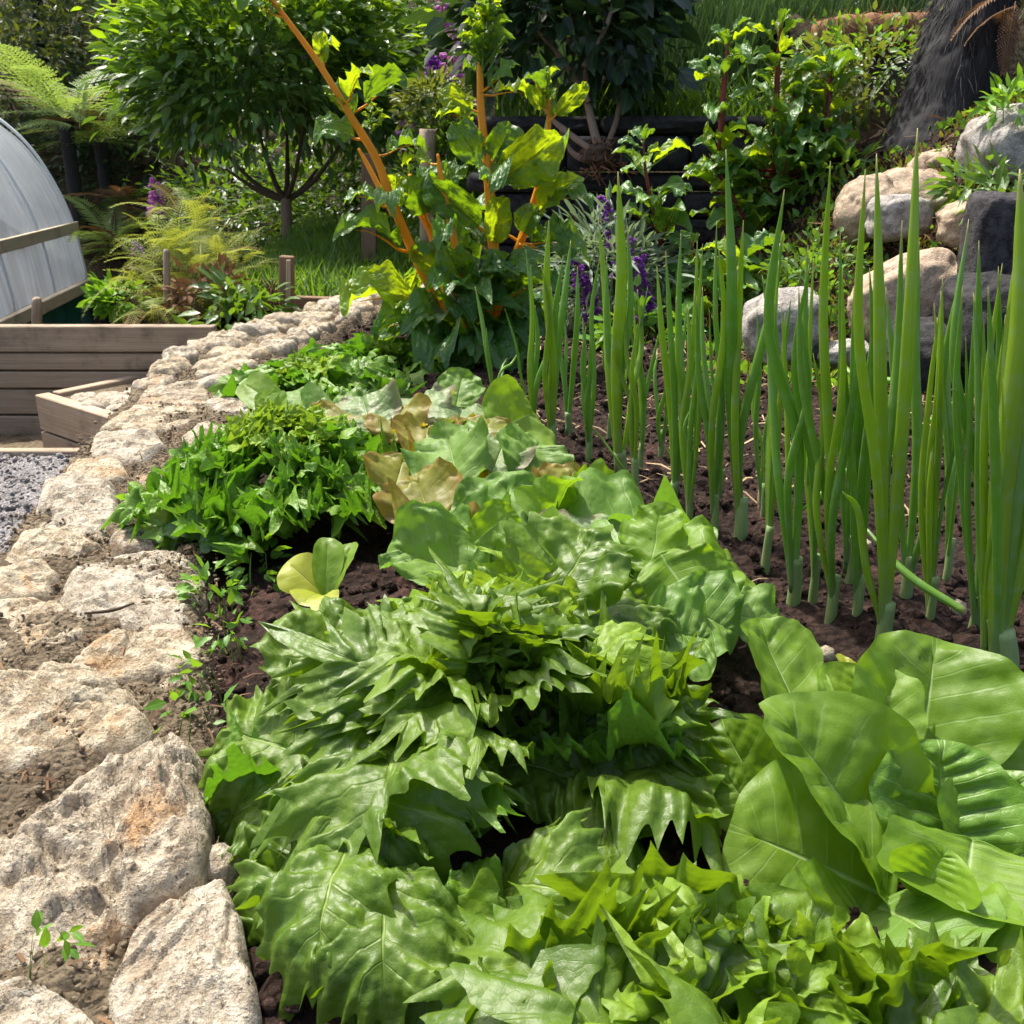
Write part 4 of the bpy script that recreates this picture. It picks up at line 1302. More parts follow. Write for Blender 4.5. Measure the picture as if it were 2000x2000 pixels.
# ------------------------------------------------------------------ red speckled lettuce behind it
rg = np.random.default_rng(33)
ce = np.array((-.10, 1.42, 0))
sp_ = thing('speckled_lettuce', 'bronze and purple speckled lettuce between the frilly lettuce and the onions', 'lettuce', ce)
SL = [
    ((850, 1040, 1.15), (810, 925, 1.24), .105, (.0, -.8, .6), .02, .0, 'bronze', dict(p=.95, q=.5, cup=.12, quilt=.02)),
    ((770, 960, 1.22), (790, 890, 1.28), .10, (.1, -.7, .6), .04, .1, 'bronze', dict(p=.95, q=.5, cup=.1, quilt=.03)),
    ((780, 1040, 1.12), (820, 1020, 1.12), .12, (.0, -.6, .7), .1, .1, 'bronze', dict(p=.95, q=.5, cup=.1, quilt=.02)),
    ((900, 960, 1.22), (870, 835, 1.33), .120, (-.15, -.8, .55), .03, .08, 'butter', dict(p=.98, q=.45, cup=.06, quilt=.025)),
    ((960, 930, 1.26), (990, 850, 1.34), .10, (.1, -.7, .6), .05, .15, 'speckled', dict(p=.95, q=.5, cup=.06, quilt=.05, nv=8)),
    ((1010, 930, 1.26), (1060, 855, 1.32), .10, (.2, -.7, .6), .05, .15, 'butter', dict(p=.95, q=.5, cup=.1, quilt=.05, nv=8)),
    ((830, 900, 1.36), (835, 820, 1.45), .10, (-.05, -.8, .55), .03, .1, 'bronze', dict(p=.95, q=.5, cup=.1, quilt=.02)),
    ((790, 860, 1.42), (780, 790, 1.5), .10, (-.1, -.7, .6), .05, .1, 'bronze', dict(p=.95, q=.5, cup=.1, quilt=.02)),
    ((730, 850, 1.44), (705, 765, 1.54), .11, (-.1, -.7, .6), .06, .15, 'speckled', dict(p=.95, q=.5, cup=-.05, quilt=.04)),
    ((830, 840, 1.46), (815, 765, 1.58), .12, (.0, -.6, .75), .08, .2, 'speckled', dict(p=.95, q=.5, cup=-.05, quilt=.03)),
    ((890, 850, 1.44), (910, 790, 1.55), .13, (.05, -.55, .8), .08, .2, 'speckled', dict(p=.95, q=.5, cup=-.05, quilt=.05)),
    ((890, 800, 1.60), (905, 725, 1.66), .085, (.05, -.85, .5), .02, .05, 'butter', dict(p=.98, q=.5, cup=.05, quilt=.03)),
    ((960, 850, 1.45), (1050, 800, 1.50), .13, (.1, -.7, .6), .05, .1, 'romaine', dict(p=.95, q=.5, cup=.05, quilt=.02)),
    ((940, 870, 1.4), (960, 815, 1.46), .10, (.1, -.7, .6), .05, .1, 'bronze', dict(p=.95, q=.5, cup=.05, quilt=.03)),
    ((650, 850, 1.45), (690, 800, 1.5), .10, (-.1, -.7, .6), .05, .2, 'bronze', dict(p=.95, q=.5, cup=.05, quilt=.03)),
    ((700, 820, 1.6), (650, 780, 1.66), .10, (-.1, -.7, .6), .05, .2, 'butter', dict(p=.95, q=.5, cup=.05, quilt=.03)),
]
for b, t, w, n_, be, cu, m, kw in SL:
    kw.setdefault('ruf', .09); kw.setdefault('crump', .08); kw['quilt'] *= 1.4; kw['cup'] = kw.get('cup', .1) + rg.uniform(0, .15)
    leaf(sp_, smooth_leaf(rg, ns=57, nt=37, **kw), P(*b), P(*t), np.array(n_, float), w, m, bend=be, curl=cu, twist=rg.normal(0, .15))
rosette(sp_, ce, 6, .08, .17, .08, mk_butter, ('speckled', 'bronze'), rg, e0=70, e1=10, r0=.03, wid=.8, bend=.08)

# ------------------------------------------------------------------ frilled endives along the wall
rg = np.random.default_rng(44)
c1_ = np.array((-.325, 1.37, 0))
e1 = thing('frilly_lettuce', 'dense dark green frilly lettuce spilling over the stone wall edge', 'lettuce', c1_, 'frilly green lettuces in the bed')


def mk_fine(rg, f):
    return fan_leaf(rg, 111, 11, rg.integers(17, 23), rg.uniform(.26, .38), rg.uniform(.13, .20), .10, roll=(-.18, .10))


rosette(e1, c1_ + (0, 0, .01), 200, .04, .088, .16, mk_fine, ('frill_heart', 'frill_dark'), rg, e0=88, e1=12, r0=.135, wid=.72, bend=.08, curl=.2)
for b, t, w in (((440, 960, 1.34), (295, 950, 1.36), .10), ((430, 1000, 1.28), (290, 1030, 1.26), .09), ((460, 930, 1.4), (330, 915, 1.45), .09), ((470, 1010, 1.24), (385, 1075, 1.2), .05)):
    leaf(e1, oval_leaf(rg, 33, 33, .9, .6, -.1, .03, 7, 1.4, .06, savoy=.02), P(*b), P(*t), np.array((-.2, -.4, .9)), w, 'chard', bend=.14, curl=.2)
c2_ = np.array((-.44, 2.16, -.02))
e2 = thing('frilly_lettuce', 'low finely frilled lettuce farthest along the wall before the chard', 'lettuce', c2_, 'frilly green lettuces in the bed')
c3_ = c2_ + (.12, .26, .0)
for cc, nn in ((c2_, 90), (c3_, 70)):
    r_ = e2
    if cc is c3_:
        r_ = thing('frilly_lettuce', 'bright finely frilled lettuce tucked under the yellow chard leaves', 'lettuce', cc, 'frilly green lettuces in the bed')
    rosette(r_, cc, nn, .04, .11, .06, lambda rg, f: fan_leaf(rg, 57, 8, rg.integers(13, 17), rg.uniform(.2, .3), rg.uniform(.09, .15), .08), ('frill_heart', 'frill_dark'), rg, e0=75, e1=4, r0=.12, wid=.66, bend=.12, curl=.3)
c4_ = P(540, 800, 1.75); c4_[2] = 0
rm = thing('young_lettuce', 'small young lettuce with smooth upright leaves at the wall edge', 'lettuce', c4_)
for b, t, w, m in (((550, 800, 1.72), (470, 745, 1.78), .07, 'romaine'), ((590, 800, 1.72), (585, 755, 1.78), .06, 'butter'), ((540, 810, 1.7), (520, 775, 1.72), .07, 'romaine'), ((600, 800, 1.7), (640, 770, 1.72), .08, 'butter'), ((560, 800, 1.7), (545, 790, 1.66), .07, 'romaine'), ((575, 790, 1.75), (500, 790, 1.7), .06, 'frill_heart')):
    leaf(rm, smooth_leaf(rg, ns=25, nt=25), P(*b), P(*t), CAMN, w, m, bend=.05, curl=.1)
cy_ = P(622, 1150, 1.0); cy_[2] = 0
yl = thing('yellow_seedling', 'yellowing lettuce seedling with narrow leaves behind the largest lettuce', 'seedling', cy_)
for b, t, w, m, n_ in (((628, 1160, 1.0), (558, 1095, 1.02), .05, 'yellow_leaf', (.1, -.7, .6)), ((635, 1165, .99), (640, 1045, 1.03), .032, 'romaine', (.3, -.8, .4)), ((645, 1165, .99), (690, 1055, 1.03), .028, 'romaine', (-.3, -.8, .4)),
                       ((640, 1200, .90), (632, 1158, .93), .030, 'yellow_leaf', (0, -.8, .6)), ((620, 1160, .98), (590, 1180, .95), .04, 'yellow_leaf', (0, -.5, .8))):
    leaf(yl, smooth_leaf(rg, ns=25, nt=25, p=.9), P(*b), P(*t), np.array(n_), w, m, bend=.06, curl=.1)

# ------------------------------------------------------------------ spring onions
rg = np.random.default_rng(9)
ON = [  # label, base (u, v), leaves (tip u, tip v, width px, bright)
    ('spring onion with thick pale green blades at the right edge of the bed', (1962, 1330), [(1992, 330, 72, 1), (2035, 420, 60, 0), (1930, 560, 30, 0), (2080, 600, 50, 1)]),
    ('spring onion with bluish blades second from the right', (1898, 1255), [(1892, 428, 30, 0), (1912, 470, 30, 0), (1950, 520, 28, 0), (1880, 560, 24, 0)]),
    ('tallest spring onion with blades leaning outward above the soil', (1722, 1268), [(1792, 250, 40, 1), (1712, 300, 38, 1), (1645, 960, 24, 1), (1762, 430, 28, 0), (1690, 330, 30, 1)]),
    ('spring onion with one blade leaning far right behind the tallest', (1768, 1172), [(1880, 520, 28, 0), (1795, 470, 30, 0), (1730, 560, 26, 0)]),
    ('spring onion with a forked base in front of the grey boulder', (1622, 1212), [(1622, 315, 28, 1), (1560, 560, 24, 0), (1692, 620, 26, 0), (1588, 690, 22, 1)]),
    ('spring onion with dark blades left of the forked one', (1550, 1172), [(1532, 370, 34, 0), (1500, 540, 26, 0), (1562, 600, 24, 0)]),
    ('spring onion with one very tall straight blade in the middle', (1446, 1048), [(1418, 292, 34, 0), (1452, 430, 24, 1), (1395, 500, 24, 0), (1530, 450, 28, 0), (1440, 520, 22, 1)]),
    ('spring onion with close upright blades left of the tall straight one', (1305, 1010), [(1330, 455, 22, 0), (1283, 520, 22, 1), (1300, 490, 20, 0), (1362, 470, 18, 1), (1345, 600, 18, 0)]),
    ('spring onion with five bright blades above the butterhead lettuce', (1212, 945), [(1207, 335, 36, 1), (1168, 425, 24, 1), (1185, 500, 20, 0), (1243, 650, 16, 1), (1225, 440, 22, 0)]),
    ('leftmost spring onion with a tight sheaf of pale blades', (1078, 885), [(1072, 430, 26, 1), (1115, 470, 24, 0), (1058, 520, 16, 1), (1100, 500, 20, 0)]),
    ('thin spring onion just right of the leftmost sheaf', (1112, 862), [(1128, 520, 18, 0), (1140, 600, 14, 0), (1085, 620, 16, 0)]),
    ('small spring onion standing alone in front of the chard', (975, 800), [(928, 560, 14, 0), (950, 640, 12, 0), (1012, 688, 9, 0), (990, 700, 9, 0)]),
    ('slim spring onion between the five bright blades and the next', (1250, 930), [(1265, 560, 16, 0), (1238, 600, 14, 1), (1290, 640, 14, 0)]),
    ('spring onion half hidden behind the very tall straight blade', (1402, 985), [(1372, 560, 18, 0), (1408, 610, 16, 0), (1425, 560, 16, 1)]),
    ('spring onion behind the forked one near the boulders', (1660, 1130), [(1668, 560, 24, 0), (1640, 640, 20, 0), (1725, 640, 22, 1)]),
    ('slim spring onion at the back beside the bluish blades', (1848, 1135), [(1862, 590, 20, 0), (1830, 620, 18, 0), (1900, 700, 18, 0)]),
    ('spring onion with thin blades at the back of the row middle', (1490, 1015), [(1478, 600, 16, 0), (1510, 640, 14, 0), (1545, 580, 16, 0)]),
    ('spring onion with drooping blade behind the upright ones', (1345, 940), [(1335, 640, 14, 0), (1375, 650, 14, 0), (1300, 660, 12, 0)]),
]
for lab, bu, bv, top, w_ in (
        ('slender spring onion at the very left end of the row', 1042, 878, 470, 15), ('thin spring onion just left of the five bright blades', 1150, 908, 520, 16), ('slender spring onion just right of the five bright blades', 1240, 962, 480, 17),
        ('thin spring onion in front of the close upright blades', 1345, 1030, 500, 18), ('slender spring onion just left of the very tall straight blade', 1395, 1040, 460, 20), ('thin spring onion just right of the very tall straight blade', 1495, 1105, 480, 20),
        ('slender spring onion between the dark bladed and the forked one', 1588, 1165, 440, 22), ('thin spring onion between the forked and the tallest one', 1672, 1215, 420, 22), ('slender spring onion between the tallest and the bluish one', 1815, 1215, 470, 22),
        ('thin spring onion squeezed in before the thick edge blades', 1930, 1300, 480, 24), ('thin spring onion at the back behind the five bright blades', 1190, 865, 560, 13), ('thin spring onion at the back behind the close upright blades', 1290, 900, 590, 13)):
    ON.append((lab, (bu, bv), [(bu + rg.normal(4, 24), top + rg.uniform(-40, 160), w_ * rg.uniform(.8, 1.15), int(rg.random() < .45)) for _ in range(4)]))
for lab, (bu, bv), lv in ON:
    b = G(bu, bv, .0)
    D = b[1]
    on = thing('spring_onion', lab, 'spring onion', b, 'spring onions in the row')
    px = D / (F * CP - (bv - 1000) * SP)
    sw = min(.0105, .5 * max(l[2] for l in lv) * px * .75)
    top = b + np.array((rg.normal(0, .004), rg.normal(0, .004), .055))
    V, fs, U = tube([b - (0, 0, .02), b + (0, 0, .02), top], [sw * 1.15, sw, sw * .95], 10, 12)
    part('shaft', on, V, fs, M['onion_shaft'], U)
    ex = [(bu + (l[0] - bu) * rg.uniform(.3, 1.2) + rg.normal(0, 22), l[1] + rg.uniform(60, 260), l[2] * rg.uniform(.45, .75), int(rg.random() < .4)) for l in lv[:1] if bv > 830 and len(lv) < 5]
    for i, (tu, tv, w, br) in enumerate(lv + ex):
        Dt = D + rg.uniform(-.06, .08)
        t = P(tu, tv, Dt)
        r = w * px * .32
        s = top - (0, 0, .02 * rg.random())
        t0 = s + (t - s) * .12 + (0, 0, .0)
        hor = (t - s) * (1, 1, 0)
        m1 = s + np.array((0, 0, (t - s)[2] * .33)) + hor * .38
        m2 = s + np.array((0, 0, (t - s)[2] * .68)) + hor * .72 + rg.normal(0, .006, 3)
        m1 = m1 + rg.normal(0, .005, 3)
        if abs(tu - bu) > 60:
            m1 += np.array((rg.normal(0, .006), 0, -.015))
        V, fs, U = tube([s - (0, 0, .03), m1, m2, t], [sw * .65, r * .72, r * .9, r, r, r * .93, r * .78, r * .5, r * .06], 34, 12, flat=rg.uniform(.8, .95))
        part('blade', on, V, fs, M['onion_y' if br else 'onion'], U)
for lab, a, m, b, r in (('thin bent onion blade slanting down to the soil beside the bluish plant', (1690, 1030, 1.05), (1770, 1120, .99), (1885, 1195, .95), .0055), ('bent onion blade lying low behind the forked plant', (1640, 705, 2.0), (1675, 735, 1.95), (1760, 745, 1.9), .009),
                        ('onion blade leaning right towards the slate block', (1790, 835, 1.6), (1830, 815, 1.6), (1880, 775, 1.6), .006), ('onion blade slanting between the dark bladed and the tallest plant', (1560, 1000, 1.3), (1600, 970, 1.3), (1670, 905, 1.35), .005)):
    o = thing('fallen_blade', lab, 'onion blade', P(*a), 'bent onion blades near the ground')
    V, fs, U = tube([P(*a), P(*m), P(*b)], [r * .3, r, r * .9], 20, 8, flat=.7)
    part('blade', o, V, fs, M['onion'], U)

# ------------------------------------------------------------------ chard
rg = np.random.default_rng(12)


def flat_stem(root, pts, radii, mat, name='stem', parent=None, n=30):
    V, fs, U = tube(pts, radii, n, 10, .05, rg.integers(99))
    return part(name, root, V, fs, M[mat], U, parent=parent)


def chard_leaf(root, b, t, w, mat, stalk, normal=(0, -.75, .6), bend=.08, curl=.15, big=False, pet=.22, cup=.0, twist=None, res=None, ruf=.11):
    b, t = np.asarray(b, float), np.asarray(t, float)
    m = b + (t - b) * pet
    r = 57 if big else 41
    o = leaf(root, oval_leaf(rg, r, r + 4, .80, .62, cup + rg.uniform(-.10, .14), .035, 8, 0, ruf, fold=rg.uniform(0, .25), savoy=.05, wave=rg.uniform(3, 6), ob=rg.uniform(-.1, .25), crump=.06, lobes=.35), m, t, np.array(normal, float), w, mat,
             bend=bend, curl=curl, twist=rg.normal(0, .3) if twist is None else twist)
    rr = max(.0025, w * .045)
    # the stalk runs on as a midrib under the blade
    ax = nrm(t - b)
    n_ = nrm(np.cross(np.cross(ax, normal), ax))
    L = np.linalg.norm(t - m)
    pts = [b, b + (m - b) * .5, m] + [m + ax * L * k + n_ * (bend * L * 4 * k * (1 - k) - .012 * L - rr * .6 - curl * L * 2.2 * max(0, k - .55) ** 2) for k in (.25, .5, .7)]
    V, fs, U = tube(pts, [rr * 1.1, rr, rr * .9, rr * .6, rr * .35, rr * .12], 16, 7)
    part('leaf_stalk', root, V, fs, M[stalk], U, parent=o)
    return o


cbase = G(915, 705, 0.0)
ch = thing('yellow_chard', 'tall bolting chard with bright orange stems and crinkled green leaves', 'chard', cbase)
D0 = 2.5
S1 = [P(912, 705, D0), P(862, 600, D0), P(815, 510, D0), P(768, 400, D0 - .02), P(735, 310, D0 - .03), P(690, 235, D0 - .05), P(620, 120, D0 - .06), P(535, 5, D0 - .08), P(500, -40, D0 - .08)]
flat_stem(ch, S1, [.015, .0135, .012, .011, .010, .0085, .007, .005, .003], 'orange_stem', n=50)
S2 = [P(925, 705, D0), P(965, 560, D0), P(962, 460, D0), P(952, 330, D0), P(940, 220, D0 + .02), P(938, 120, D0 + .02), P(945, 40, D0 + .02)]
flat_stem(ch, S2, [.015, .0145, .013, .011, .009, .007, .003], 'orange_stem', n=50)
S3 = [P(940, 700, D0 + .03), P(1000, 520, D0 + .05), P(1035, 420, D0 + .06), P(1060, 330, D0 + .06), P(1072, 230, D0 + .06), P(1065, 150, D0 + .06)]
flat_stem(ch, S3, [.014, .011, .010, .008, .006, .003], 'orange_stem', n=40)
S4 = [P(900, 690, D0), P(850, 480, D0 + .05), P(815, 400, D0 + .05), P(800, 340, D0 + .06)]
flat_stem(ch, S4, [.012, .010, .009, .004], 'orange_stem', n=30)
S5 = [P(768, 420, D0), P(722, 330, D0 + .03), P(700, 290, D0 + .03)]
flat_stem(ch, S5, [.007, .006, .003], 'orange_stem', n=20)
S6 = [P(905, 690, D0), P(905, 560, D0 - .03), P(885, 460, D0 - .04), P(862, 350, D0 - .03), P(855, 300, D0 - .03)]
flat_stem(ch, S6, [.012, .011, .009, .007, .003], 'orange_stem', n=30)
SC = np.vstack([catmull(s_, 60) for s_ in (S1, S2, S3, S4, S5, S6)])
CL = [  # base, tip, width, material, normal, bend, curl
    ((715, 270), (608, 258), .10, 'chard', (-.1, -.55, .8), .16, .35), ((735, 215), (798, 150), .075, 'chard', (.1, -.7, .6), .10, .2), ((775, 405), (672, 385), .085, 'chard', (-.1, -.5, .85), .16, .3),
    ((770, 420), (775, 340), .085, 'chard_light', (.1, -.9, .3), .03, .05), ((690, 235), (640, 175), .05, 'chard_light', (0, -.7, .6), .1, .1), ((640, 140), (622, 60), .045, 'chard_light', (.1, -.9, .3), .02, .05),
    ((560, 40), (545, -15), .05, 'chard_light', (.1, -.9, .3), .02, .05), ((945, 225), (855, 180), .070, 'chard_light', (-.3, -.8, .3), .04, .1), ((955, 330), (885, 240), .10, 'chard', (-.2, -.8, .5), .05, .1),
    ((945, 180), (1012, 125), .05, 'chard', (.1, -.7, .6), .05, .1), ((955, 330), (1000, 240), .10, 'chard', (.2, -.8, .5), .05, .1), ((975, 370), (1092, 255), .150, 'chard_light', (.25, -.85, .35), .05, .1),
    ((975, 375), (1010, 290), .11, 'chard', (-.2, -.8, .4), .05, .15), ((1070, 240), (1148, 162), .055, 'chard_light', (.3, -.8, .3), .04, .1), ((1065, 220), (1030, 168), .045, 'chard_light', (-.3, -.8, .3), .04, .1),
    ((1045, 430), (1135, 345), .085, 'chard_light', (.2, -.8, .5), .10, .3), ((1080, 400), (1160, 395), .08, 'chard', (.3, -.7, .6), .12, .35), ((960, 470), (832, 345), .10, 'chard', (-.2, -.75, .5), .06, .12),
    ((970, 500), (978, 380), .085, 'chard_light', (.0, -.95, .2), .01, .05), ((1010, 480), (1160, 505), .13, 'chard', (.1, -.6, .75), .14, .35), ((850, 590), (660, 600), .145, 'chard_light', (-.1, -.7, .65), .14, .2),
    ((870, 560), (805, 500), .07, 'chard_light', (-.2, -.8, .4), .04, .1), ((820, 520), (790, 590), .06, 'chard_light', (0, -.9, .3), .02, .05), ((1000, 360), (1060, 340), .10, 'chard', (.1, -.8, .5), .10, .2),
    ((1010, 470), (1050, 400), .09, 'chard', (.1, -.8, .5), .08, .2), ((900, 550), (870, 480), .12, 'chard', (-.1, -.8, .6), .06, .2), ((930, 560), (920, 500), .12, 'chard', (.0, -.7, .7), .10, .3),
    ((840, 440), (800, 340), .09, 'chard', (-.2, -.8, .5), .05, .15), ((830, 430), (875, 345), .09, 'chard', (.2, -.8, .5), .05, .15), ((960, 560), (1060, 510), .11, 'chard', (.1, -.6, .75), .12, .3),
    ((1000, 560), (940, 500), .09, 'chard', (.0, -.7, .7), .12, .3), ((880, 620), (790, 640), .13, 'chard', (-.2, -.7, .6), .14, .3), ((890, 640), (885, 720), .15, 'chard', (.0, -.85, .5), .12, .2),
    ((930, 640), (940, 740), .14, 'chard', (.1, -.85, .5), .12, .2), ((960, 630), (1030, 700), .15, 'chard', (.2, -.8, .5), .12, .2), ((880, 660), (840, 750), .13, 'chard', (-.1, -.85, .5), .12, .2),
    ((980, 610), (1060, 620), .13, 'chard', (.2, -.7, .6), .14, .3), ((850, 640), (720, 650), .10, 'chard', (-.1, -.5, .8), .14, .3), ((900, 600), (850, 560), .12, 'chard', (-.1, -.7, .7), .14, .3),
    ((930, 590), (990, 570), .12, 'chard', (.1, -.7, .7), .14, .3), ((970, 650), (1000, 760), .12, 'chard', (.2, -.8, .5), .12, .2), ((900, 660), (870, 740), .13, 'chard', (.0, -.9, .4), .10, .2),
]
for (bu, bv), (tu, tv), w, m, n_, be, cu in CL:
    dz = rg.uniform(-.06, .04)
    big_ = w > .08
    low = .10 if bv > 540 else 0
    b0 = P(bu, bv, D0 - low * .4)
    b0 = b0 + .75 * (SC[np.argmin(np.linalg.norm((SC - b0) * (1, 1, 1.6), axis=1))] - b0)
    chard_leaf(ch, b0, P(tu, tv, D0 + dz - low * rg.uniform(.3, 1.3)), w * .80, m, 'orange_stem' if m != 'x' else 'green_stem', n_, be, cu, big_)
for S_, n_ in ((S1, 8), (S2, 7), (S3, 5), (S4, 4), (S6, 5)):
    C = catmull(S_, 80)
    for i in range(n_):
        f = .12 + .8 * (i + rg.random()) / n_
        b0 = C[int(f * 79)]
        L = (.21 - .11 * f) * rg.uniform(.7, 1.2)
        az = i * 2.4 + rg.normal(0, .5)
        el = rg.uniform(-.3, .9)
        dv = np.array((cos(az) * cos(el), sin(az) * cos(el), sin(el))) * L
        if b0[2] + dv[2] < .03:
            dv[2] = .03 - b0[2]
        chard_leaf(ch, b0, b0 + dv, L * rg.uniform(.34, .44), 'chard_light' if rg.random() < .25 else 'chard', 'orange_stem', (-dv[0] * .5, -dv[1] * .5 - .05, .13), .12, .35, L > .1)
for i in range(34):
    az = i * 2.4
    b0 = cbase + np.array((cos(az) * .03, sin(az) * .03, rg.uniform(.03, .10)))
    L = rg.uniform(.13, .23)
    el = rg.uniform(-.15, .85)
    dv = np.array((cos(az) * cos(el), sin(az) * cos(el), sin(el))) * L
    dv[2] = max(dv[2], .02 - b0[2])
    chard_leaf(ch, b0, b0 + dv, L * rg.uniform(.5, .62), 'chard', 'orange_stem', (-dv[0] * .5, -dv[1] * .5 - .05, .13), .16, .45, True)
# flower heads and small stem leaves
for (u, v, D, n_, r_) in ((945, 90, D0 + .02, 46, .075), (1065, 165, D0 + .06, 18, .045), (725, 200, D0, 12, .04), (520, -10, D0 - .08, 12, .05)):
    for i in range(n_):
        f = i / n_
        az = i * 2.4
        b = P(u + rg.normal(0, 6), v + 60 - 150 * f * r_ / .075, D)
        d = np.array((cos(az), sin(az), rg.uniform(.3, 1.2))) * r_ * (1.1 - .7 * f) * rg.uniform(.5, 1.1)
        chard_leaf(ch, b, b + d, .018 * rg.uniform(.6, 1.3), 'chard_light' if rg.random() < .6 else 'chard', 'green_stem', (-d[0], -d[1] - .03, .05), .05, .2, pet=.15, res=9)

rcb = P(1500, 625, 3.3)
rcb[2] = bank_h(np.array(rcb[0]), np.array(rcb[1]))
rc = thing('red_chard', 'tall bushy red stemmed chard growing in front of the dark wall', 'chard', rcb, 'red stemmed chard plants')


def red_plant(root, stems, rgx, n_top, n_low):
    for pts, rad, top in stems:
        flat_stem(root, pts, rad, 'red_stem', n=36)
        C = catmull(pts, 60)
        for i in range(n_top):
            f = .30 + .70 * (i + rgx.random()) / n_top
            b = C[min(59, int(f * 59))]
            az = i * 2.4 + rgx.normal(0, .4)
            L = (.17 - .08 * f ** 1.5) * rgx.uniform(.65, 1.3) * (1.0 if f < .93 else .8)
            el = rgx.uniform(-.1, .8)
            d = np.array((cos(az) * cos(el), sin(az) * cos(el), sin(el))) * L
            chard_leaf(root, b, b + d, L * rgx.uniform(.36, .48), 'chard_light' if rgx.random() < (.16 + .26 * f) else 'redchard', 'red_stem' if f < .5 else 'green_stem', (-d[0] * .5, -d[1] * .5 - .04, .12), .08, .3, pet=.2, ruf=.07, res=17 if f < .8 else 11)
    c = np.array(root.location)
    for i in range(n_low):
        az = i * 2.4
        b = c + np.array((cos(az), sin(az), 0)) * .03 + (0, 0, rgx.uniform(.02, .16))
        L = rgx.uniform(.12, .22)
        el = rgx.uniform(.0, .9)
        d = np.array((cos(az) * cos(el), sin(az) * cos(el) * .8, sin(el))) * L
        chard_leaf(root, b, b + d, L * .42, 'redchard', 'red_stem', (-d[0] * .5, -d[1] * .5 - .05, .14), .14, .45, pet=.3, res=19)


D1 = 3.3
red_plant(rc, [
    ([P(1490, 620, D1), P(1440, 520, D1), P(1415, 380, D1), P(1408, 260, D1), P(1418, 130, D1), P(1425, 60, D1)], [.015, .013, .011, .010, .008, .003], 0),
    ([P(1505, 620, D1 + .03), P(1508, 480, D1 + .03), P(1512, 330, D1 + .03), P(1518, 150, D1 + .03), P(1525, 40, D1 + .03)], [.015, .013, .012, .009, .003], 0),
    ([P(1520, 600, D1 - .03), P(1568, 420, D1 - .03), P(1566, 300, D1), P(1550, 180, D1 + .03)], [.014, .014, .011, .004], 0),
    ([P(1568, 420, D1 - .03), P(1605, 310, D1 - .02), P(1620, 180, D1), P(1625, 100, D1)], [.013, .010, .008, .003], 0),
    ([P(1520, 600, D1), P(1470, 460, D1 - .05), P(1385, 300, D1 - .05)], [.010, .008, .003], 0),
], rg, 30, 36)
scb = P(1300, 600, 3.1); scb[2] = 0
sc_ = thing('red_chard', 'smaller red stemmed chard shoot beside the purple flowers', 'chard', scb, 'red stemmed chard plants')
red_plant(sc_, [([P(1305, 600, 3.1), P(1298, 520, 3.1), P(1280, 430, 3.1), P(1262, 340, 3.1), P(1255, 265, 3.1)], [.009, .008, .006, .005, .002], 0)], rg, 20, 3)
lcb = P(1390, 640, 2.95); lcb[2] = 0
lc_ = thing('red_chard', 'low leafy chard clump between the purple flowers and the tall red chard', 'chard', lcb, 'red stemmed chard plants')
red_plant(lc_, [([P(1390, 640, 2.95), P(1370, 560, 2.95), P(1350, 470, 2.95)], [.008, .006, .002], 0), ([P(1395, 640, 2.95), P(1420, 560, 2.95), P(1440, 500, 2.95)], [.008, .006, .002], 0)], rg, 12, 18)

# ------------------------------------------------------------------ dark stacked wall, boulders, bank
dw = thing('stacked_slate_wall', 'dark retaining wall of stacked slate slabs behind the chard', 'wall', (.6, 3.85, 0))
z = -.04
row = 0
while z < .60:
    h = random.uniform(.06, .13)
    x = -.13 + random.uniform(-.05, .05)
    while x < 2.3:
        w = random.uniform(.18, .5)
        yo = random.uniform(-.03, .03) + .05 * z
        ns, nt = 15, 9
        V = []
        c0, c1 = np.array((x + .004, 3.80 + yo, z + .004)), np.array((x + w - .004, 4.02, min(z + h, .63) - .004))
        V, fs = box(c0, c1, bev=.012)
        # finer: subdivide the front by a grid laid 3 mm proud of the slab
        A, B_ = np.meshgrid(np.linspace(c0[0] + .008, c1[0] - .008, 18), np.linspace(c0[2] + .008, c1[2] - .008, 9))
        pz = np.stack([A, 0 * A + c0[1], B_], -1)
        ed = np.minimum(np.minimum(np.arange(18), np.arange(18)[::-1])[None, :] / 2.0, np.minimum(np.arange(9), np.arange(9)[::-1])[:, None] / 2.0)
        pz[..., 1] += -.018 * np.clip(ed, 0, 1) * (.6 + .8 * fbm(pz * np.array((6, 6, 26)) + row, 5, 4)) + .004
        V2, F2, U2 = join([(V, fs, None), (pz.reshape(-1, 3), gridf(18, 9), None)])
        part('slab', dw, V2, F2, M['slate'])
        x += w
    z += h
    row += 1


def boulder(name, label, u, v, D, rx, ry, rz, mat, seed, rot=0.0, rough=.14, group='boulders on the bank', cat='boulder', sq=.72):
    nu, nv = 64, 34
    a, b = np.meshgrid(np.linspace(0, 2 * pi, nu, endpoint=False), np.linspace(-pi / 2, pi / 2, nv))
    V = np.stack([np.cos(b) * np.cos(a), np.cos(b) * np.sin(a), np.sin(b)], -1)
    sgn = lambda q_: np.sign(q_) * np.abs(q_) ** sq
    V = sgn(V)
    V = V * (1 + rough * fbm(V * 1.3 + seed, seed, 3) + .045 * fbm(V * 4 + seed, seed, 4))[..., None] * (rx, ry, rz)
    c, s_ = cos(rot), sin(rot)
    V = np.stack([V[..., 0] * c - V[..., 2] * s_, V[..., 1], V[..., 0] * s_ + V[..., 2] * c], -1)
    o = obj(name, mesh(name, V.reshape(-1, 3), gridf(nu, nv, True), M[mat]), loc=P(u, v, D))
    return tag(o, label, cat, group)


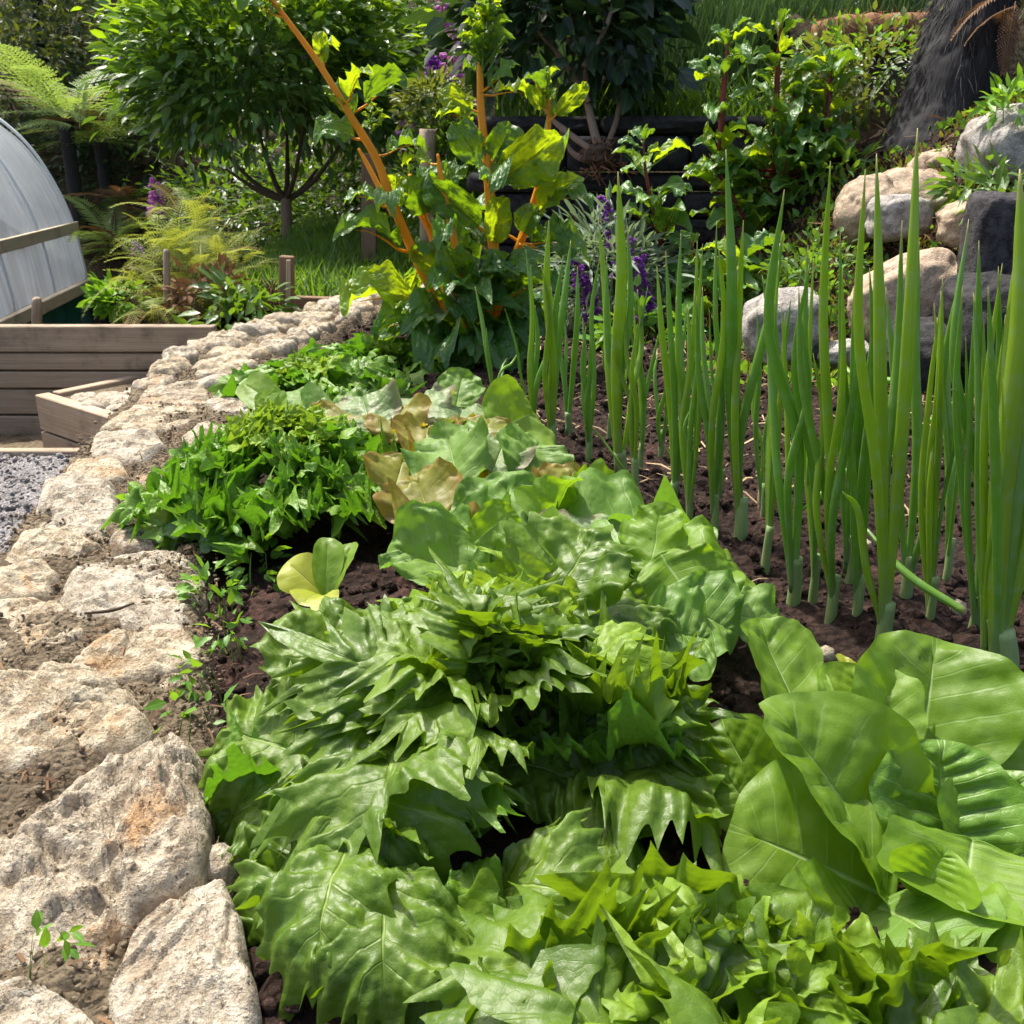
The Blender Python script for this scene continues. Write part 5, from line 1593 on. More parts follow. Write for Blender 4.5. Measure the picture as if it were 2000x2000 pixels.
boulder('boulder', 'rounded light grey boulder standing on the soil behind the onions', 1530, 640, 2.48, .098, .085, .085, 'boulder_grey', 3, .2)
boulder('boulder', 'large sandy egg shaped boulder in front of the mossy bank', 1765, 580, 2.48, .135, .10, .092, 'boulder_tan', 5, .35)
boulder('boulder', 'wide tan boulder below the black tree trunk', 1770, 405, 3.0, .155, .12, .095, 'boulder_tan', 8, .15)
boulder('boulder', 'brown shadowed boulder left of the wide tan one', 1690, 410, 2.95, .08, .09, .08, 'boulder_tan', 11, .4)
boulder('boulder', 'small speckled grey boulder below the wide tan one', 1755, 422, 2.78, .078, .06, .058, 'boulder_grey', 14, .1)
boulder('boulder', 'white and grey granite boulder at the right edge beside the trunk', 1985, 290, 2.9, .135, .12, .105, 'boulder_grey', 17, .2)
boulder('boulder', 'rounded grey stone under the sandy boulder', 1650, 690, 2.4, .06, .05, .028, 'boulder_grey', 19, .1)
boulder('slate_block', 'upright dark slate block standing at the right edge of the bank', 1962, 480, 2.35, .085, .06, .115, 'slate_blue', 23, 0, .06, None, 'slate', .35)
boulder('slate_block', 'dark slate lump lying below the sandy boulder', 1850, 690, 2.3, .15, .12, .085, 'slate', 29, .3, .16, None, 'slate', .5)
boulder('slate_block', 'dark slate lump below the upright slate block', 1965, 640, 2.2, .12, .12, .11, 'slate', 31, .1, .16, None, 'slate', .45)
wb = boulder('stone', 'white painted stone showing between the red chard stalks', 1600, 428, 3.42, .07, .05, .05, 'granite_grey', 37, 0, .06, None, 'stone')

tt_ = thing('dark_tree', 'thick black fibrous tree trunk flaring at its base on the bank', 'tree', P(1835, 330, 3.35))
V, fs, U = tube([P(1800, 355, 3.3), P(1835, 250, 3.34), P(1890, 60, 3.4), P(1925, -80, 3.45), P(1960, -400, 3.5)], [.175, .145, .122, .112, .10], 90, 56, .05, 6)
nn_ = nrm(V - V.mean(0)) * (1, 1, 0)
V = V + nn_ * (.012 * fbm(V * np.array((40, 40, 9)), 4, 4))[:, None]
part('trunk', tt_, V, fs, M['bark_black'], U)
# shaggy root fibres
n = 5000
f = rg.random(n)
C = catmull([P(1800, 355, 3.3), P(1835, 250, 3.34), P(1890, 60, 3.4), P(1925, -80, 3.45)], 100)
ci = C[(f * 99).astype(int)]
rr = np.interp(f, [0, .35, .75, 1], [.175, .145, .122, .112])
az = rg.uniform(pi * .9, pi * 2.1, n)
nv_ = np.stack([np.cos(az), np.sin(az), 0 * az], -1)
pos = ci + nv_ * rr[:, None] * 1.0
X, Yv, Z = frames(np.array((-.15, 0, -1.0)) + rg.normal(0, .22, (n, 3)) + .22 * nv_, nv_, rg, .3)
T = np.array([(-.02, 0, 0), (.02, 0, 0), (-.015, .5, .06), (.015, .5, .06), (-.006, 1, .0), (.006, 1, .0)])
V, fs, U, R = instances(T, gridf(2, 3), np.tile((.5, .5), (6, 1)), pos, X, Yv, Z, rg.uniform(.03, .09, n), rg.random(n))
part('root_fibres', tt_, V, fs, M['bark_black'], U, rnd=R, kind='stuff')

boulder('boulder', 'tan boulder tucked under the black trunk', 1835, 330, 3.10, 0.098, 0.075, 0.060, 'boulder_tan', 41, .2)

boulder('boulder', 'small tan boulder between the mossy bank and the slate block', 1905, 430, 2.65, 0.091, 0.070, 0.056, 'boulder_tan', 42, .2)

# ------------------------------------------------------------------ foliage templates
LT = np.array([(0, 0, 0), (-.19, .30, .05), (0, .30, 0), (.19, .30, .05), (-.15, .66, .03), (0, .66, -.02), (.15, .66, .03), (0, 1, -.10)], float)
LTF = [np.array([(1, 2, 5, 4), (2, 3, 6, 5)], np.int32), np.array([(0, 2, 1), (0, 3, 2), (4, 5, 7), (5, 6, 7)], np.int32)]
LTU = np.array([(.5, 0), (0, .3), (.5, .3), (1, .3), (.1, .66), (.5, .66), (.9, .66), (.5, 1)], float)


def sphere_dirs(n, rg):
    return nrm(rg.normal(0, 1, (n, 3)))


def crown(c, rad, n, size, rg, clumps=60, out=1.0, flat=.0, low=-1.0):
    """leaf positions and frames: clumps spread through and over an uneven crown"""
    d = sphere_dirs(clumps * 3, rg)
    d = d[d[:, 2] > low][:clumps]
    k = len(d)
    rr = rg.uniform(.55, 1.0, k) ** .6
    rr *= 1 + .22 * vnoise(d * 2.2 + rg.uniform(0, 50), 3)
    cc = np.array(c) + d * rr[:, None] * np.array(rad)
    ids = rg.integers(0, k, n)
    cs = np.array(rad).mean() * .20
    off = rg.normal(0, 1, (n, 3)) * cs
    pos = cc[ids] + off
    Yv = nrm(nrm(pos - np.array(c)) * out + nrm(off) * .7 + rg.normal(0, .45, (n, 3)) + (0, 0, -flat))
    X, Yv, Z = frames(Yv, (0, 0, 1), rg, .55)
    rnd = np.clip(rg.random(k)[ids] * .6 + rg.random(n) * .4, 0, 1)
    return pos, X, Yv, Z, size * rg.uniform(.6, 1.25, n), rnd


def bush(name, label, cat, c, rad, n, size, mat, rg, group=None, clumps=60, stems=5, ground=None, stem_mat_='bark', aspect=1.0, low=-1.0, flat=.2, crown_name='crown'):
    c = np.asarray(c, float)
    g = c[2] - rad[2] * 1.0 if ground is None else ground
    root = thing(name, label, cat, (c[0], c[1], g), group)
    pos, X, Yv, Z, s, r = crown(c, rad, n, size, rg, clumps, low=low, flat=flat)
    V, fs, U, R = instances(LT * (aspect, 1, 1), LTF, LTU, pos, X, Yv, Z, s, r)
    part(crown_name, root, V, fs, M[mat], U, rnd=R)
    for i in range(stems):
        a = rg.uniform(0, 2 * pi)
        e = c + np.array((cos(a), sin(a), rg.uniform(-.2, .6))) * np.array(rad) * rg.uniform(.3, .75)
        b = np.array((c[0] + cos(a) * .02, c[1] + sin(a) * .02, g - .03))
        sr = min(.012, .05 * min(rad))
        V, fs, U = tube([b, b + (e - b) * (.3, .3, .5), e], [sr, sr * .75, sr * .25], 14, 6)
        part('stem', root, V, fs, M[stem_mat_], U)
    return root


# ferns: one frond template with pinnae and leaflets
def frond_template(pairs=22, leaflets=7, width=.26, droop=.35, seed=1, fill=.62):
    rgx = np.random.default_rng(seed)
    Vs, Q, U = [], [], []
    def quad(a, b, c, d, uvs):
        o = len(Vs)
        Vs.extend([a, b, c, d]); U.extend(uvs); Q.append((o, o + 1, o + 2, o + 3))
    def rach(t):
        return np.array((0, t * (1 - .18 * droop * t), .20 * t - droop * t * t))
    for k in range(14):
        a, b = rach(k / 14), rach((k + 1) / 14)
        w = .006 * (1 - k / 16)
        quad(a + (-w, 0, .002), a + (w, 0, .002), b + (w * .9, 0, .002), b + (-w * .9, 0, .002), [(.5, .1)] * 4)
    for k in range(pairs):
        t = .10 + .88 * k / pairs
        ln = width * np.sin(pi * min(.999, (t * .92 + .06)) ** .75) ** .8 * rgx.uniform(.9, 1.1)
        o = rach(t)
        for s in (-1, 1):
            ax = nrm(np.array((s, .42 + .5 * t, -.12 + rgx.normal(0, .06))))
            cr = nrm(np.cross(ax, (0, 0, 1)) * -s)
            if leaflets == 0:
                w = .9 * .88 / pairs * .8 * fill
                quad(o, o + ax * ln * .4 + cr * w, o + ax * ln + (0, 0, -.02), o + ax * ln * .4 - cr * w, [(.5, 0), (1, .4), (.5, 1), (0, .4)])
                continue
            for j in range(leaflets):
                f = .06 + .94 * j / leaflets
                p = o + ax * ln * f + np.array((0, 0, -.04 * f * f))
                ll = .95 * .88 / pairs * (1 - f * .75) * fill
                wd = ln / leaflets * .42
                for r_ in (-1, 1):
                    dv = cr * r_ * ll + ax * ll * .35
                    quad(p - ax * wd * .6, p + dv * .5 - ax * wd, p + dv, p + dv * .5 + ax * wd, [(.5, 0), (1, .4), (.5, 1), (0, .4)])
    return np.array(Vs), np.array(Q, np.int32), np.array(U, float)


FR = [frond_template(20, 6, .20, .55, 1), frond_template(18, 6, .24, .85, 2), frond_template(24, 0, .20, .5, 3), frond_template(26, 5, .30, .35, 4), frond_template(15, 4, .24, .7, 5, .42), frond_template(17, 0, .22, .5, 6, .3)]
_frm = {}


def frond(root, ti, mat, base, tip, up, name='frond'):
    key = (ti, mat)
    if key not in _frm:
        _frm[key] = mesh('frond', FR[ti][0], FR[ti][1], M[mat], FR[ti][2])
    o = bpy.data.objects.new(name, _frm[key])
    COL.objects.link(o)
    base, tip = np.asarray(base, float), np.asarray(tip, float)
    d = tip - base
    L = np.linalg.norm(d)
    # template chord: from origin to rach(1)
    Y = d / L
    X = nrm(np.cross(Y, up))
    Z = np.cross(X, Y)
    from mathutils import Matrix
    m = Matrix(((X[0], Y[0], Z[0], base[0] - root.location[0]), (X[1], Y[1], Z[1], base[1] - root.location[1]), (X[2], Y[2], Z[2], base[2] - root.location[2]), (0, 0, 0, 1)))
    o.parent = root
    o.matrix_local = m @ Matrix.Scale(L, 4)
    return o


def fern(name, label, c, n, L, mats, rg, e0=.3, e1=1.1, ti=(0, 1), group=None, cat='fern', spread=.03):
    root = thing(name, label, cat, c, group)
    c = np.asarray(c, float)
    for i in range(n):
        az = i * 2.4 + rg.normal(0, .25)
        el = rg.uniform(e0, e1)
        l = L * rg.uniform(.7, 1.15)
        d = np.array((cos(az) * cos(el), sin(az) * cos(el), sin(el))) * l
        b = c + rg.normal(0, spread, 3) * (1, 1, .6)
        m = mats[0] if rg.random() < .8 else mats[-1]
        frond(root, ti[rg.integers(len(ti))], m, b, b + d, (-d[0] * .3, -d[1] * .3, l))
    return root


rg = np.random.default_rng(77)

# ------------------------------------------------------------------ the round citrus tree
D = 5.2
ct = thing('citrus_tree', 'round headed citrus tree with glossy dark leaves and a slim bare trunk', 'tree', P(562, 505, D))
tr = [P(563, 520, D), P(560, 440, D), P(558, 385, D)]
V, fs, U = tube(tr, [.030, .027, .026], 24, 14, .08, 2)
part('trunk', ct, V, fs, M['bark_pale'], U)
fork = P(558, 392, D)
for (u, v, dd, r) in ((440, 330, .1, .016), (500, 240, -.1, .016), (620, 330, .1, .017), (680, 260, 0, .015), (560, 230, .15, .016), (400, 250, -.1, .014), (600, 200, -.2, .014)):
    e = P(u, v, D + dd)
    V, fs, U = tube([fork, fork + (e - fork) * (.45, .5, .30), e], [r, r * .8, r * .35], 18, 8, .06, 3)
    part('limb', ct, V, fs, M['bark'], U)
cc = P(510, 115, D)
rad = np.array((.61, .56, .42))
pos, X, Yv, Z, s, r = crown(cc, rad, 8500, .085, rg, 170, low=-.62, flat=.1)
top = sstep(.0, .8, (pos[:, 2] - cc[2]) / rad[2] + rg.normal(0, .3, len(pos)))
new = rg.random(len(pos)) < top * .75 + .05  # paler leaves, more of them towards the crown top
for sel, mt, nm in ((~new, 'citrus', 'crown'), (new, 'citrus_pale', 'pale_leaves')):
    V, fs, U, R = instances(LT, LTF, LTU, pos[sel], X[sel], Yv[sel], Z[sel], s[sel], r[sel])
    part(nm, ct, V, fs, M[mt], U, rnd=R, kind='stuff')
lm = [mesh('leaf', LT * .085, LTF, M[m_], LTU) for m_ in ('citrus', 'citrus_pale')]
from mathutils import Matrix
d = sphere_dirs(900, rg)
d = d[(d[:, 1] < .1) & (d[:, 2] > -.5)][:290]
for i, dv in enumerate(d):
    p = cc + dv * rad * rg.uniform(1.0, 1.12) - np.array(ct.location)
    Y1 = nrm(dv + rg.normal(0, .5, 3))
    x1 = nrm(np.cross(Y1, np.array((0, 0, 1)) + rg.normal(0, .4, 3)))
    z1 = np.cross(x1, Y1)
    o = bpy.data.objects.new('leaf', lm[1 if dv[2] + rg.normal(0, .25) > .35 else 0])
    COL.objects.link(o)
    o.parent = ct
    o.matrix_local = Matrix(((x1[0], Y1[0], z1[0], p[0]), (x1[1], Y1[1], z1[1], p[1]), (x1[2], Y1[2], z1[2], p[2]), (0, 0, 0, 1))) @ Matrix.Scale(rg.uniform(.8, 1.3), 4)

# ------------------------------------------------------------------ left side planting
gfr = thing('golden_fern', 'large golden green fern arching over the timber wall', 'fern', P(350, 600, 4.0))
for (u, v, D_, n_, L_) in ((330, 520, 4.0, 46, .26), (400, 500, 4.15, 40, .26), (300, 570, 3.85, 36, .22), (390, 560, 3.9, 36, .22), (450, 530, 4.05, 28, .2), (370, 450, 4.2, 26, .22)):
    c_ = P(u, v, D_)
    for i in range(n_):
        az = i * 2.4 + rg.normal(0, .3)
        el = rg.uniform(-.25, 1.2)
        dv = np.array((cos(az) * cos(el), sin(az) * cos(el), sin(el))) * L_ * rg.uniform(.6, 1.15)
        b0 = c_ + rg.normal(0, .05, 3)
        frond(gfr, (4, 5, 4, 5)[i % 4], 'fern_gold' if rg.random() < .85 or v < 540 else 'fern_dead', b0, b0 + dv, (-dv[0] * .3, -dv[1] * .3, L_))
gf = fern('golden_fern', 'small golden fern drooping over the plank top', P(300, 610, 3.6), 9, .20, ('fern_gold', 'fern_dead'), rg, -.6, .5, (0, 1))
bush('leafy_plant', 'bright green leafy plant beside the tunnel skirt', 'plant', P(232, 592, 4.1), (.09, .10, .07), 170, .06, 'weed', rg, 'leafy plants above the timber wall', 16, 4, low=-.2, aspect=1.3)
bush('leafy_plant', 'dark leafy plant hanging over the corner of the timber wall', 'plant', P(470, 625, 3.55), (.17, .12, .12), 320, .07, 'bush_mid', rg, 'leafy plants above the timber wall', 18, 4, low=-.6, flat=.8)
bush('leafy_plant', 'small brownish shrub between the golden fern and the stake', 'plant', P(410, 590, 3.7), (.14, .10, .12), 300, .05, 'fern_dead', rg, 'leafy plants above the timber wall', 18, 3)
n = 500
tb_ = thing('dry_roots', 'tangle of dry brown roots hanging beside the timber stake', 'roots', P(535, 640, 3.65))
its = []
for i in range(34):
    a = P(rg.uniform(505, 545), rg.uniform(540, 600), 3.68)
    b = P(rg.uniform(510, 575), rg.uniform(600, 655), 3.64)
    its.append(tube([a, (a + b) / 2 + rg.normal(0, .02, 3), b], [.0022, .0018, .001], 10, 4))
V, fs, U = join(its)
part('roots', tb_, V, fs, M['fern_dead'], U, kind='stuff')
# grass of the terrace
def grass(name, px, py, pz, h, mat, w=.004, bendk=.35, kind='stuff'):
    n = len(px)
    Yv = np.stack([rng.normal(0, .28, n), rng.normal(0, .28, n), np.ones(n)], -1)
    X, Yv, Z = frames(Yv, rng.normal(0, 1, (n, 3)), rng, .2)
    T = np.array([(-1, 0, 0), (1, 0, 0), (-.8, .5, .10), (.8, .5, .10), (-.1, 1, bendk), (.1, 1, bendk)], float) * (w / h.mean(), 1, 1)
    V, fs, U, R = instances(T, gridf(2, 3), np.array([(0, 0), (1, 0), (0, .5), (1, .5), (0, 1), (1, 1)], float), np.stack([px, py, pz], -1), X, Yv, Z, h, rng.random(n))
    return struct(name, V, fs, M[mat], U, True, kind, R)


n = 9000
px, py = rng.uniform(-1.3, .1, n), rng.uniform(3.78, 5.6, n)
grass('terrace_grass', px, py, terr_h(px, py) - .01, rng.uniform(.05, .13, n), 'grass', .0035, .6)
n = 9000
px, py = rng.uniform(.25, 2.0, n), rng.uniform(4.3, 5.9, n)
grass('tall_grass', px, py, .57 + 0 * px, rng.uniform(.45, .95, n), 'grass_tall', .004, .22)
n = 2500
px, py = rng.uniform(-.05, 2.2, n), rng.uniform(3.98, 4.4, n)
grass('upper_grass', px, py, .57 + 0 * px, rng.uniform(.08, .25, n), 'grass', .0035, .5)

# foxglove spikes
def spike(name, label, pts, r, n, mat, stem='green_stem', group=None, size=.02, cat='flower', f0=.35):
    root = thing(name, label, cat, pts[0], group)
    V, fs, U = tube(pts, [.005, .003], 20, 6)
    part('stem', root, V, fs, M[stem], U)
    C = catmull(pts, 100)
    f = f0 + (1 - f0) * rg.random(n)
    p = C[(f * 99).astype(int)]
    az = rg.uniform(0, 2 * pi, n)
    dv = np.stack([np.cos(az), np.sin(az), -.35 + 0 * az], -1)
    p = p + dv * (r * (1.15 - f) * 1.2)[:, None] * rg.uniform(.2, 1, n)[:, None]
    X, Yv, Z = frames(dv, (0, 0, 1), rg, .4)
    bt = np.array([(cos(a) * rr, y_, sin(a) * rr) for y_, rr in ((0, .16), (.5, .30), (1, .42)) for a in np.linspace(0, 2 * pi, 6, endpoint=False)])
    V, fs, U, R = instances(bt, gridf(6, 3, True), np.tile((.3, .5), (18, 1)), p, X, Yv, Z, size * (1.25 - .7 * f), rg.random(n))
    part('flowers', root, V, fs, M[mat], U, rnd=R, kind='stuff')
    return root


fx = 'purple foxglove spikes in the background'
spike('foxglove', 'pink foxglove spike under the left side of the citrus tree', [P(312, 440, 5.0), P(308, 395, 5.0), P(300, 345, 5.0)], .035, 60, 'pink', group=fx, size=.03, f0=.3)
spike('foxglove', 'purple foxglove spike near the top beside the citrus crown', [P(866, 60, 5.0), P(864, 20, 5.0), P(866, -20, 5.0)], .03, 50, 'pink', group=fx, size=.028, f0=.1)
spike('foxglove', 'pink foxglove spike left of the tall chard flower head', [P(885, 160, 4.8), P(882, 90, 4.8), P(880, 50, 4.8)], .035, 55, 'pink', group=fx, size=.03, f0=.1)
spike('foxglove', 'purple foxglove spike right of the citrus crown at mid height', [P(850, 230, 4.8), P(850, 140, 4.8), P(848, 105, 4.8)], .035, 50, 'purple', group=fx, size=.03, f0=.5)
spike('foxglove', 'small purple foxglove spike above the pale round post', [P(795, 300, 4.8), P(793, 250, 4.8), P(790, 235, 4.8)], .03, 24, 'pink', group=fx, size=.03, f0=.4)
spike('foxglove', 'small violet flower beside the golden fern', [P(280, 520, 4.6), P(272, 490, 4.6), P(258, 470, 4.6)], .02, 24, 'purple', group=fx, size=.025, f0=.4)

# purple salvia in front of the slate wall
sv = 'purple flower spikes in front of the slate wall'
for lab, pts, n_, sz in (
        ('thickest purple flower spike, standing behind the bright onion blades', [(1262, 640, 2.9), (1255, 560, 2.9), (1246, 500, 2.9)], 170, .016),
        ('slender purple flower spike left of the thickest one', [(1160, 640, 2.95), (1150, 570, 2.95), (1145, 530, 2.95)], 80, .014),
        ('purple flower spike with a tilted tip beside the chard leaf', [(1140, 580, 2.95), (1130, 525, 2.95), (1115, 500, 2.95)], 50, .014),
        ('high purple flower spike against the slate wall', [(1215, 480, 3.1), (1190, 415, 3.1), (1172, 380, 3.1)], 60, .015),
        ('small purple flower spike below the high one', [(1220, 560, 3.0), (1200, 490, 3.0), (1190, 470, 3.0)], 40, .013),
        ('short purple flower spike close to the red shoot', [(1250, 520, 3.0), (1238, 475, 3.0), (1232, 460, 3.0)], 36, .013)):
    spike('salvia', lab, [P(*p) for p in pts], .02, n_, 'purple', group=sv, size=sz, f0=.15)
bush('salvia_foliage', 'silvery narrow leaved salvia bush under the purple flower spikes', 'plant', P(1190, 540, 3.05), (.20, .12, .17), 900, .07, 'silver', rg, None, 30, 6, ground=.0, stem_mat_='green_stem', aspect=.45)
bush('garden_plant', 'low round leaved plant behind the onions near the red shoot', 'plant', P(1255, 640, 2.75), (.12, .08, .07), 160, .05, 'weed', rg, None, 10, 3, ground=.0, stem_mat_='green_stem', aspect=1.5)

# ------------------------------------------------------------------ dark shrub with the knotted root on the wall
ds = thing('dark_shrub', 'dark broad leaved shrub growing from a knotted root on the slate wall', 'shrub', P(1170, 300, 3.75))
kn = IV
nu, nv = 28, 16
a, b = np.meshgrid(np.linspace(0, 2 * pi, nu, endpoint=False), np.linspace(-pi / 2, pi / 2, nv))
Vb = np.stack([np.cos(b) * np.cos(a), np.cos(b) * np.sin(a), np.sin(b)], -1)
Vb = Vb * (1 + .45 * fbm(Vb * 2.2, 4, 5))[..., None] * (.055, .045, .038) + P(1172, 300, 3.74)
part('root_ball', ds, Vb.reshape(-1, 3), gridf(nu, nv, True), M['bark'])
its = []
for i in range(60):
    a0 = P(1172, 300, 3.72) + rg.normal(0, 1, 3) * (.035, .02, .03)
    b0 = a0 + rg.normal(0, 1, 3) * (.04, .02, .03) - (0, .01, .03)
    its.append(tube([a0, (a0 + b0) / 2 + rg.normal(0, .015, 3), b0], [.003, .0025, .0008], 8, 4))
V, fs, U = join(its)
part('root_strands', ds, V, fs, M['coir'], U, kind='stuff')
for pts, r in (([(1172, 300), (1150, 210), (1140, 120), (1090, 60)], .016), ([(1180, 300), (1205, 230), (1215, 160), (1230, 60)], .011), ([(1165, 300), (1110, 260), (1080, 235), (1060, 210)], .012),
               ([(1165, 320), (1120, 300), (1095, 255)], .012), ([(1140, 130), (1180, 60), (1200, 0)], .010), ([(1150, 200), (1100, 120), (1050, 60)], .011)):
    V, fs, U = tube([P(u, v, 3.74 + .05 * i) for i, (u, v) in enumerate(pts)], [r, r * .9, r * .5], 26, 9, .08, 7)
    part('limb', ds, V, fs, M['bark_pale'], U)
cc = P(1115, 30, 4.0)
pos, X, Yv, Z, s, r = crown(cc, (.34, .3, .36), 1500, .10, rg, 60, low=-.55, flat=.5)
V, fs, U, R = instances(LT * (1.5, 1, 1), LTF, LTU, pos, X, Yv, Z, s, r)
part('crown', ds, V, fs, M['bush_dark'], U, rnd=R)

# climbing small leaved shrub on the round post
bush('climbing_shrub', 'dense small leaved climber covering the fence beside the chard', 'shrub', P(865, 390, 4.45), (.16, .14, .36), 3400, .035, 'bush_mid', rg, None, 90, 3, ground=.0)
bush('climbing_shrub', 'pale feathery shrub on top of the round post', 'shrub', P(845, 215, 4.5), (.14, .12, .12), 900, .04, 'bush_olive', rg, None, 30, 3, ground=.3)

# ------------------------------------------------------------------ bank planting on the right
n = 7000
px, py = rng.uniform(.62, 1.75, n), rng.uniform(2.3, 3.25, n)
w_ = fbm(np.stack([px * 3, py * 3, 0 * px], -1), 9, 3)
ok = w_ + rng.normal(0, .25, n) > -.15
px, py = px[ok], py[ok]
n = len(px)
X, Yv, Z = frames(np.stack([rng.normal(0, .6, n), rng.normal(0, .6, n), np.ones(n)], -1), rng.normal(0, 1, (n, 3)), rng, .4)
V, fs, U, R = instances(LT, LTF, LTU, np.stack([px, py, soil_h(px, py)], -1), X, Yv, Z, rng.uniform(.012, .03, n), rng.random(n))
struct('bank_moss', V, fs, M['moss'], U, True, 'stuff', R)
n = 1500
px, py = rng.uniform(.45, 1.7, n), rng.uniform(2.1, 3.3, n)
straws('bank_dry_stems', px, py, soil_h(px, py) + .01, rng.uniform(.02, .08, n), M['fern_dead'], .0018, .5)
n = 1400
px, py = rng.uniform(.45, 1.6, n), rng.uniform(2.2, 3.2, n)
X, Yv, Z = frames(np.stack([rng.normal(0, .8, n), rng.normal(0, .8, n), np.ones(n)], -1), rng.normal(0, 1, (n, 3)), rng, .4)
V, fs, U, R = instances(LT * (1.6, 1, 1), LTF, LTU, np.stack([px, py, soil_h(px, py) + .015 * rng.random(n)], -1), X, Yv, Z, rng.uniform(.015, .035, n), rng.random(n))
struct('bank_ground_cover', V, fs, M['weed'], U, True, 'stuff', R)
for i, (lab, u, v, D, rad, nn, sz, mt, asp) in enumerate((
        ('dark leafy plant spreading between the tan boulder and the granite one', 1925, 365, 2.75, (.10, .10, .05), 130, .055, 'bush_mid', .9),
        ('bright green leafy plant at the right edge above the slate block', 1980, 385, 2.55, (.09, .09, .04), 80, .065, 'bush_mid', .8),
        ('trailing plant with tiny leaves hanging over the bank left of the trunk', 1710, 190, 3.5, (.30, .12, .22), 1600, .035, 'bush_olive', 1.3),
        ('yellow green creeper on the bank beside the black trunk', 1690, 140, 3.6, (.24, .12, .14), 420, .035, 'weed', 1.1),
        ('fern like leafy plant under the red chard', 1640, 350, 3.2, (.13, .09, .08), 220, .05, 'bush_mid', .7),
        ('small leaved green plant at the foot of the mossy bank', 1590, 520, 2.75, (.12, .1, .07), 300, .03, 'bush_mid', 1.2),
        ('sparse green sprig standing behind the grey boulder', 1590, 570, 2.6, (.08, .06, .09), 130, .025, 'weed', 1.2),
        ('green sprig growing above the granite boulder at the right', 1975, 215, 2.85, (.06, .06, .06), 90, .05, 'weed', .8),
        ('fine leaved green bush above the fibre log', 1750, 5, 4.6, (.42, .25, .20), 2200, .04, 'bush_mid', 1.0))):
    bush('bank_plant', lab, 'plant', P(u, v, D), rad, nn, sz, mt, rg, 'plants on the right hand bank', 26, 3, stem_mat_='green_stem', aspect=asp, low=-.5)
# white flower specks
n = 90
pos = np.array([P(rg.uniform(1660, 1800), rg.uniform(110, 190), 3.38 + .1 * rg.random()) for _ in range(n)])
X, Yv, Z = frames(rg.normal(0, 1, (n, 3)), (0, -.5, 1), rg, .4)
V, fs, U, R = instances(LT * (1.5, 1, 1), LTF, LTU, pos, X, Yv, Z, rg.uniform(.008, .016, n), rg.random(n))
struct('white_blossom', V, fs, M['white_petal'], U, True, 'stuff', R)
# earth face of the bank behind the creepers
sheet('bank_earth', 1.0, 3.2, 3.45, 4.6, 60, 40, lambda x, y: .2 + .75 * sstep(3.4, 4.1, y) + .06 * fbm(np.stack([x, y, 0 * x], -1) * 4, 3, 3), M['litter'])
# fibre log
fg = thing('fibre_log', 'rust brown fibrous log lying across the top of the bank', 'log', P(1700, 70, 3.9))
pts = [P(1590, 75, 3.9), P(1660, 66, 3.9), P(1760, 60, 3.95), P(1880, 50, 4.0)]
V, fs, U = tube(pts, [.05, .062, .058, .05], 50, 22, .10, 3)
part('log', fg, V, fs, M['coir'], U)
C = catmull(pts, 100)
n = 1800
f = rg.integers(0, 100, n)
az = rg.uniform(0, 2 * pi, n)
nv_ = np.stack([0 * az, np.cos(az), np.sin(az)], -1)
X, Yv, Z = frames(nv_ * .25 + np.stack([rg.normal(0, .4, n), rg.normal(0, .3, n), -.8 + rg.normal(0, .5, n)], -1), nv_, rg, .4)
V, fs, U, R = instances(np.array([(-.025, 0, 0), (.025, 0, 0), (-.02, .5, .1), (.02, .5, .1), (-.005, 1, 0), (.005, 1, 0)]), gridf(2, 3), np.tile((.3, .5), (6, 1)), C[f] + nv_ * .058, X, Yv, Z, rg.uniform(.03, .07, n), rg.random(n))
part('fibres', fg, V, fs, M['coir'], U, rnd=R, kind='stuff')
fern('dead_fern', 'brown dried fern fronds hanging at the top right edge', P(2010, 0, 3.2), 14, .22, ('fern_dead',), rg, -1.2, .2, (2, 0))

# ------------------------------------------------------------------ weeds along the wall edge
wl = 'small weeds along the foot of the lettuces'
for lab, u, v, n_, sz, hh in (('small bushy weed at the wall edge below the endive', 420, 1170, 50, .020, .028), ('thin weed seedling sprouting beside the largest lettuce', 440, 1260, 40, .016, .028),
                             ('tiny bright weed on the mortar beside the pale stone', 392, 1345, 26, .016, .025), ('little weed sprig under the spiny lettuce tips', 385, 1420, 14, .02, .03),
                             ('single tiny green weed between the two lowest stones', 100, 1850, 16, .013, .014), ('weed tuft on the wall mortar below the drooping leaves', 265, 1010, 16, .02, .02),
                             ('weed at the foot of the endive near the yellow seedling', 505, 1120, 40, .020, .035)):
    p = G(u, v, .03 if v > 1800 else .0)
    bush('weed', lab, 'weed', p + (0, 0, hh * .6), (hh * .9, hh * .9, hh * .8), n_, sz, 'weed', rg, wl, 10, 3, ground=.0, stem_mat_='green_stem', aspect=1.3)
tw_ = thing('twig', 'thin dark twig lying on the flat granite stone', 'twig', G(170, 1195, .02))
V, fs, U = tube([G(165, 1198, .034), G(220, 1192, .036), G(262, 1178, .036)], [.0015, .0022, .001], 14, 6)
part('twig', tw_, V, fs, M['bark'], U)

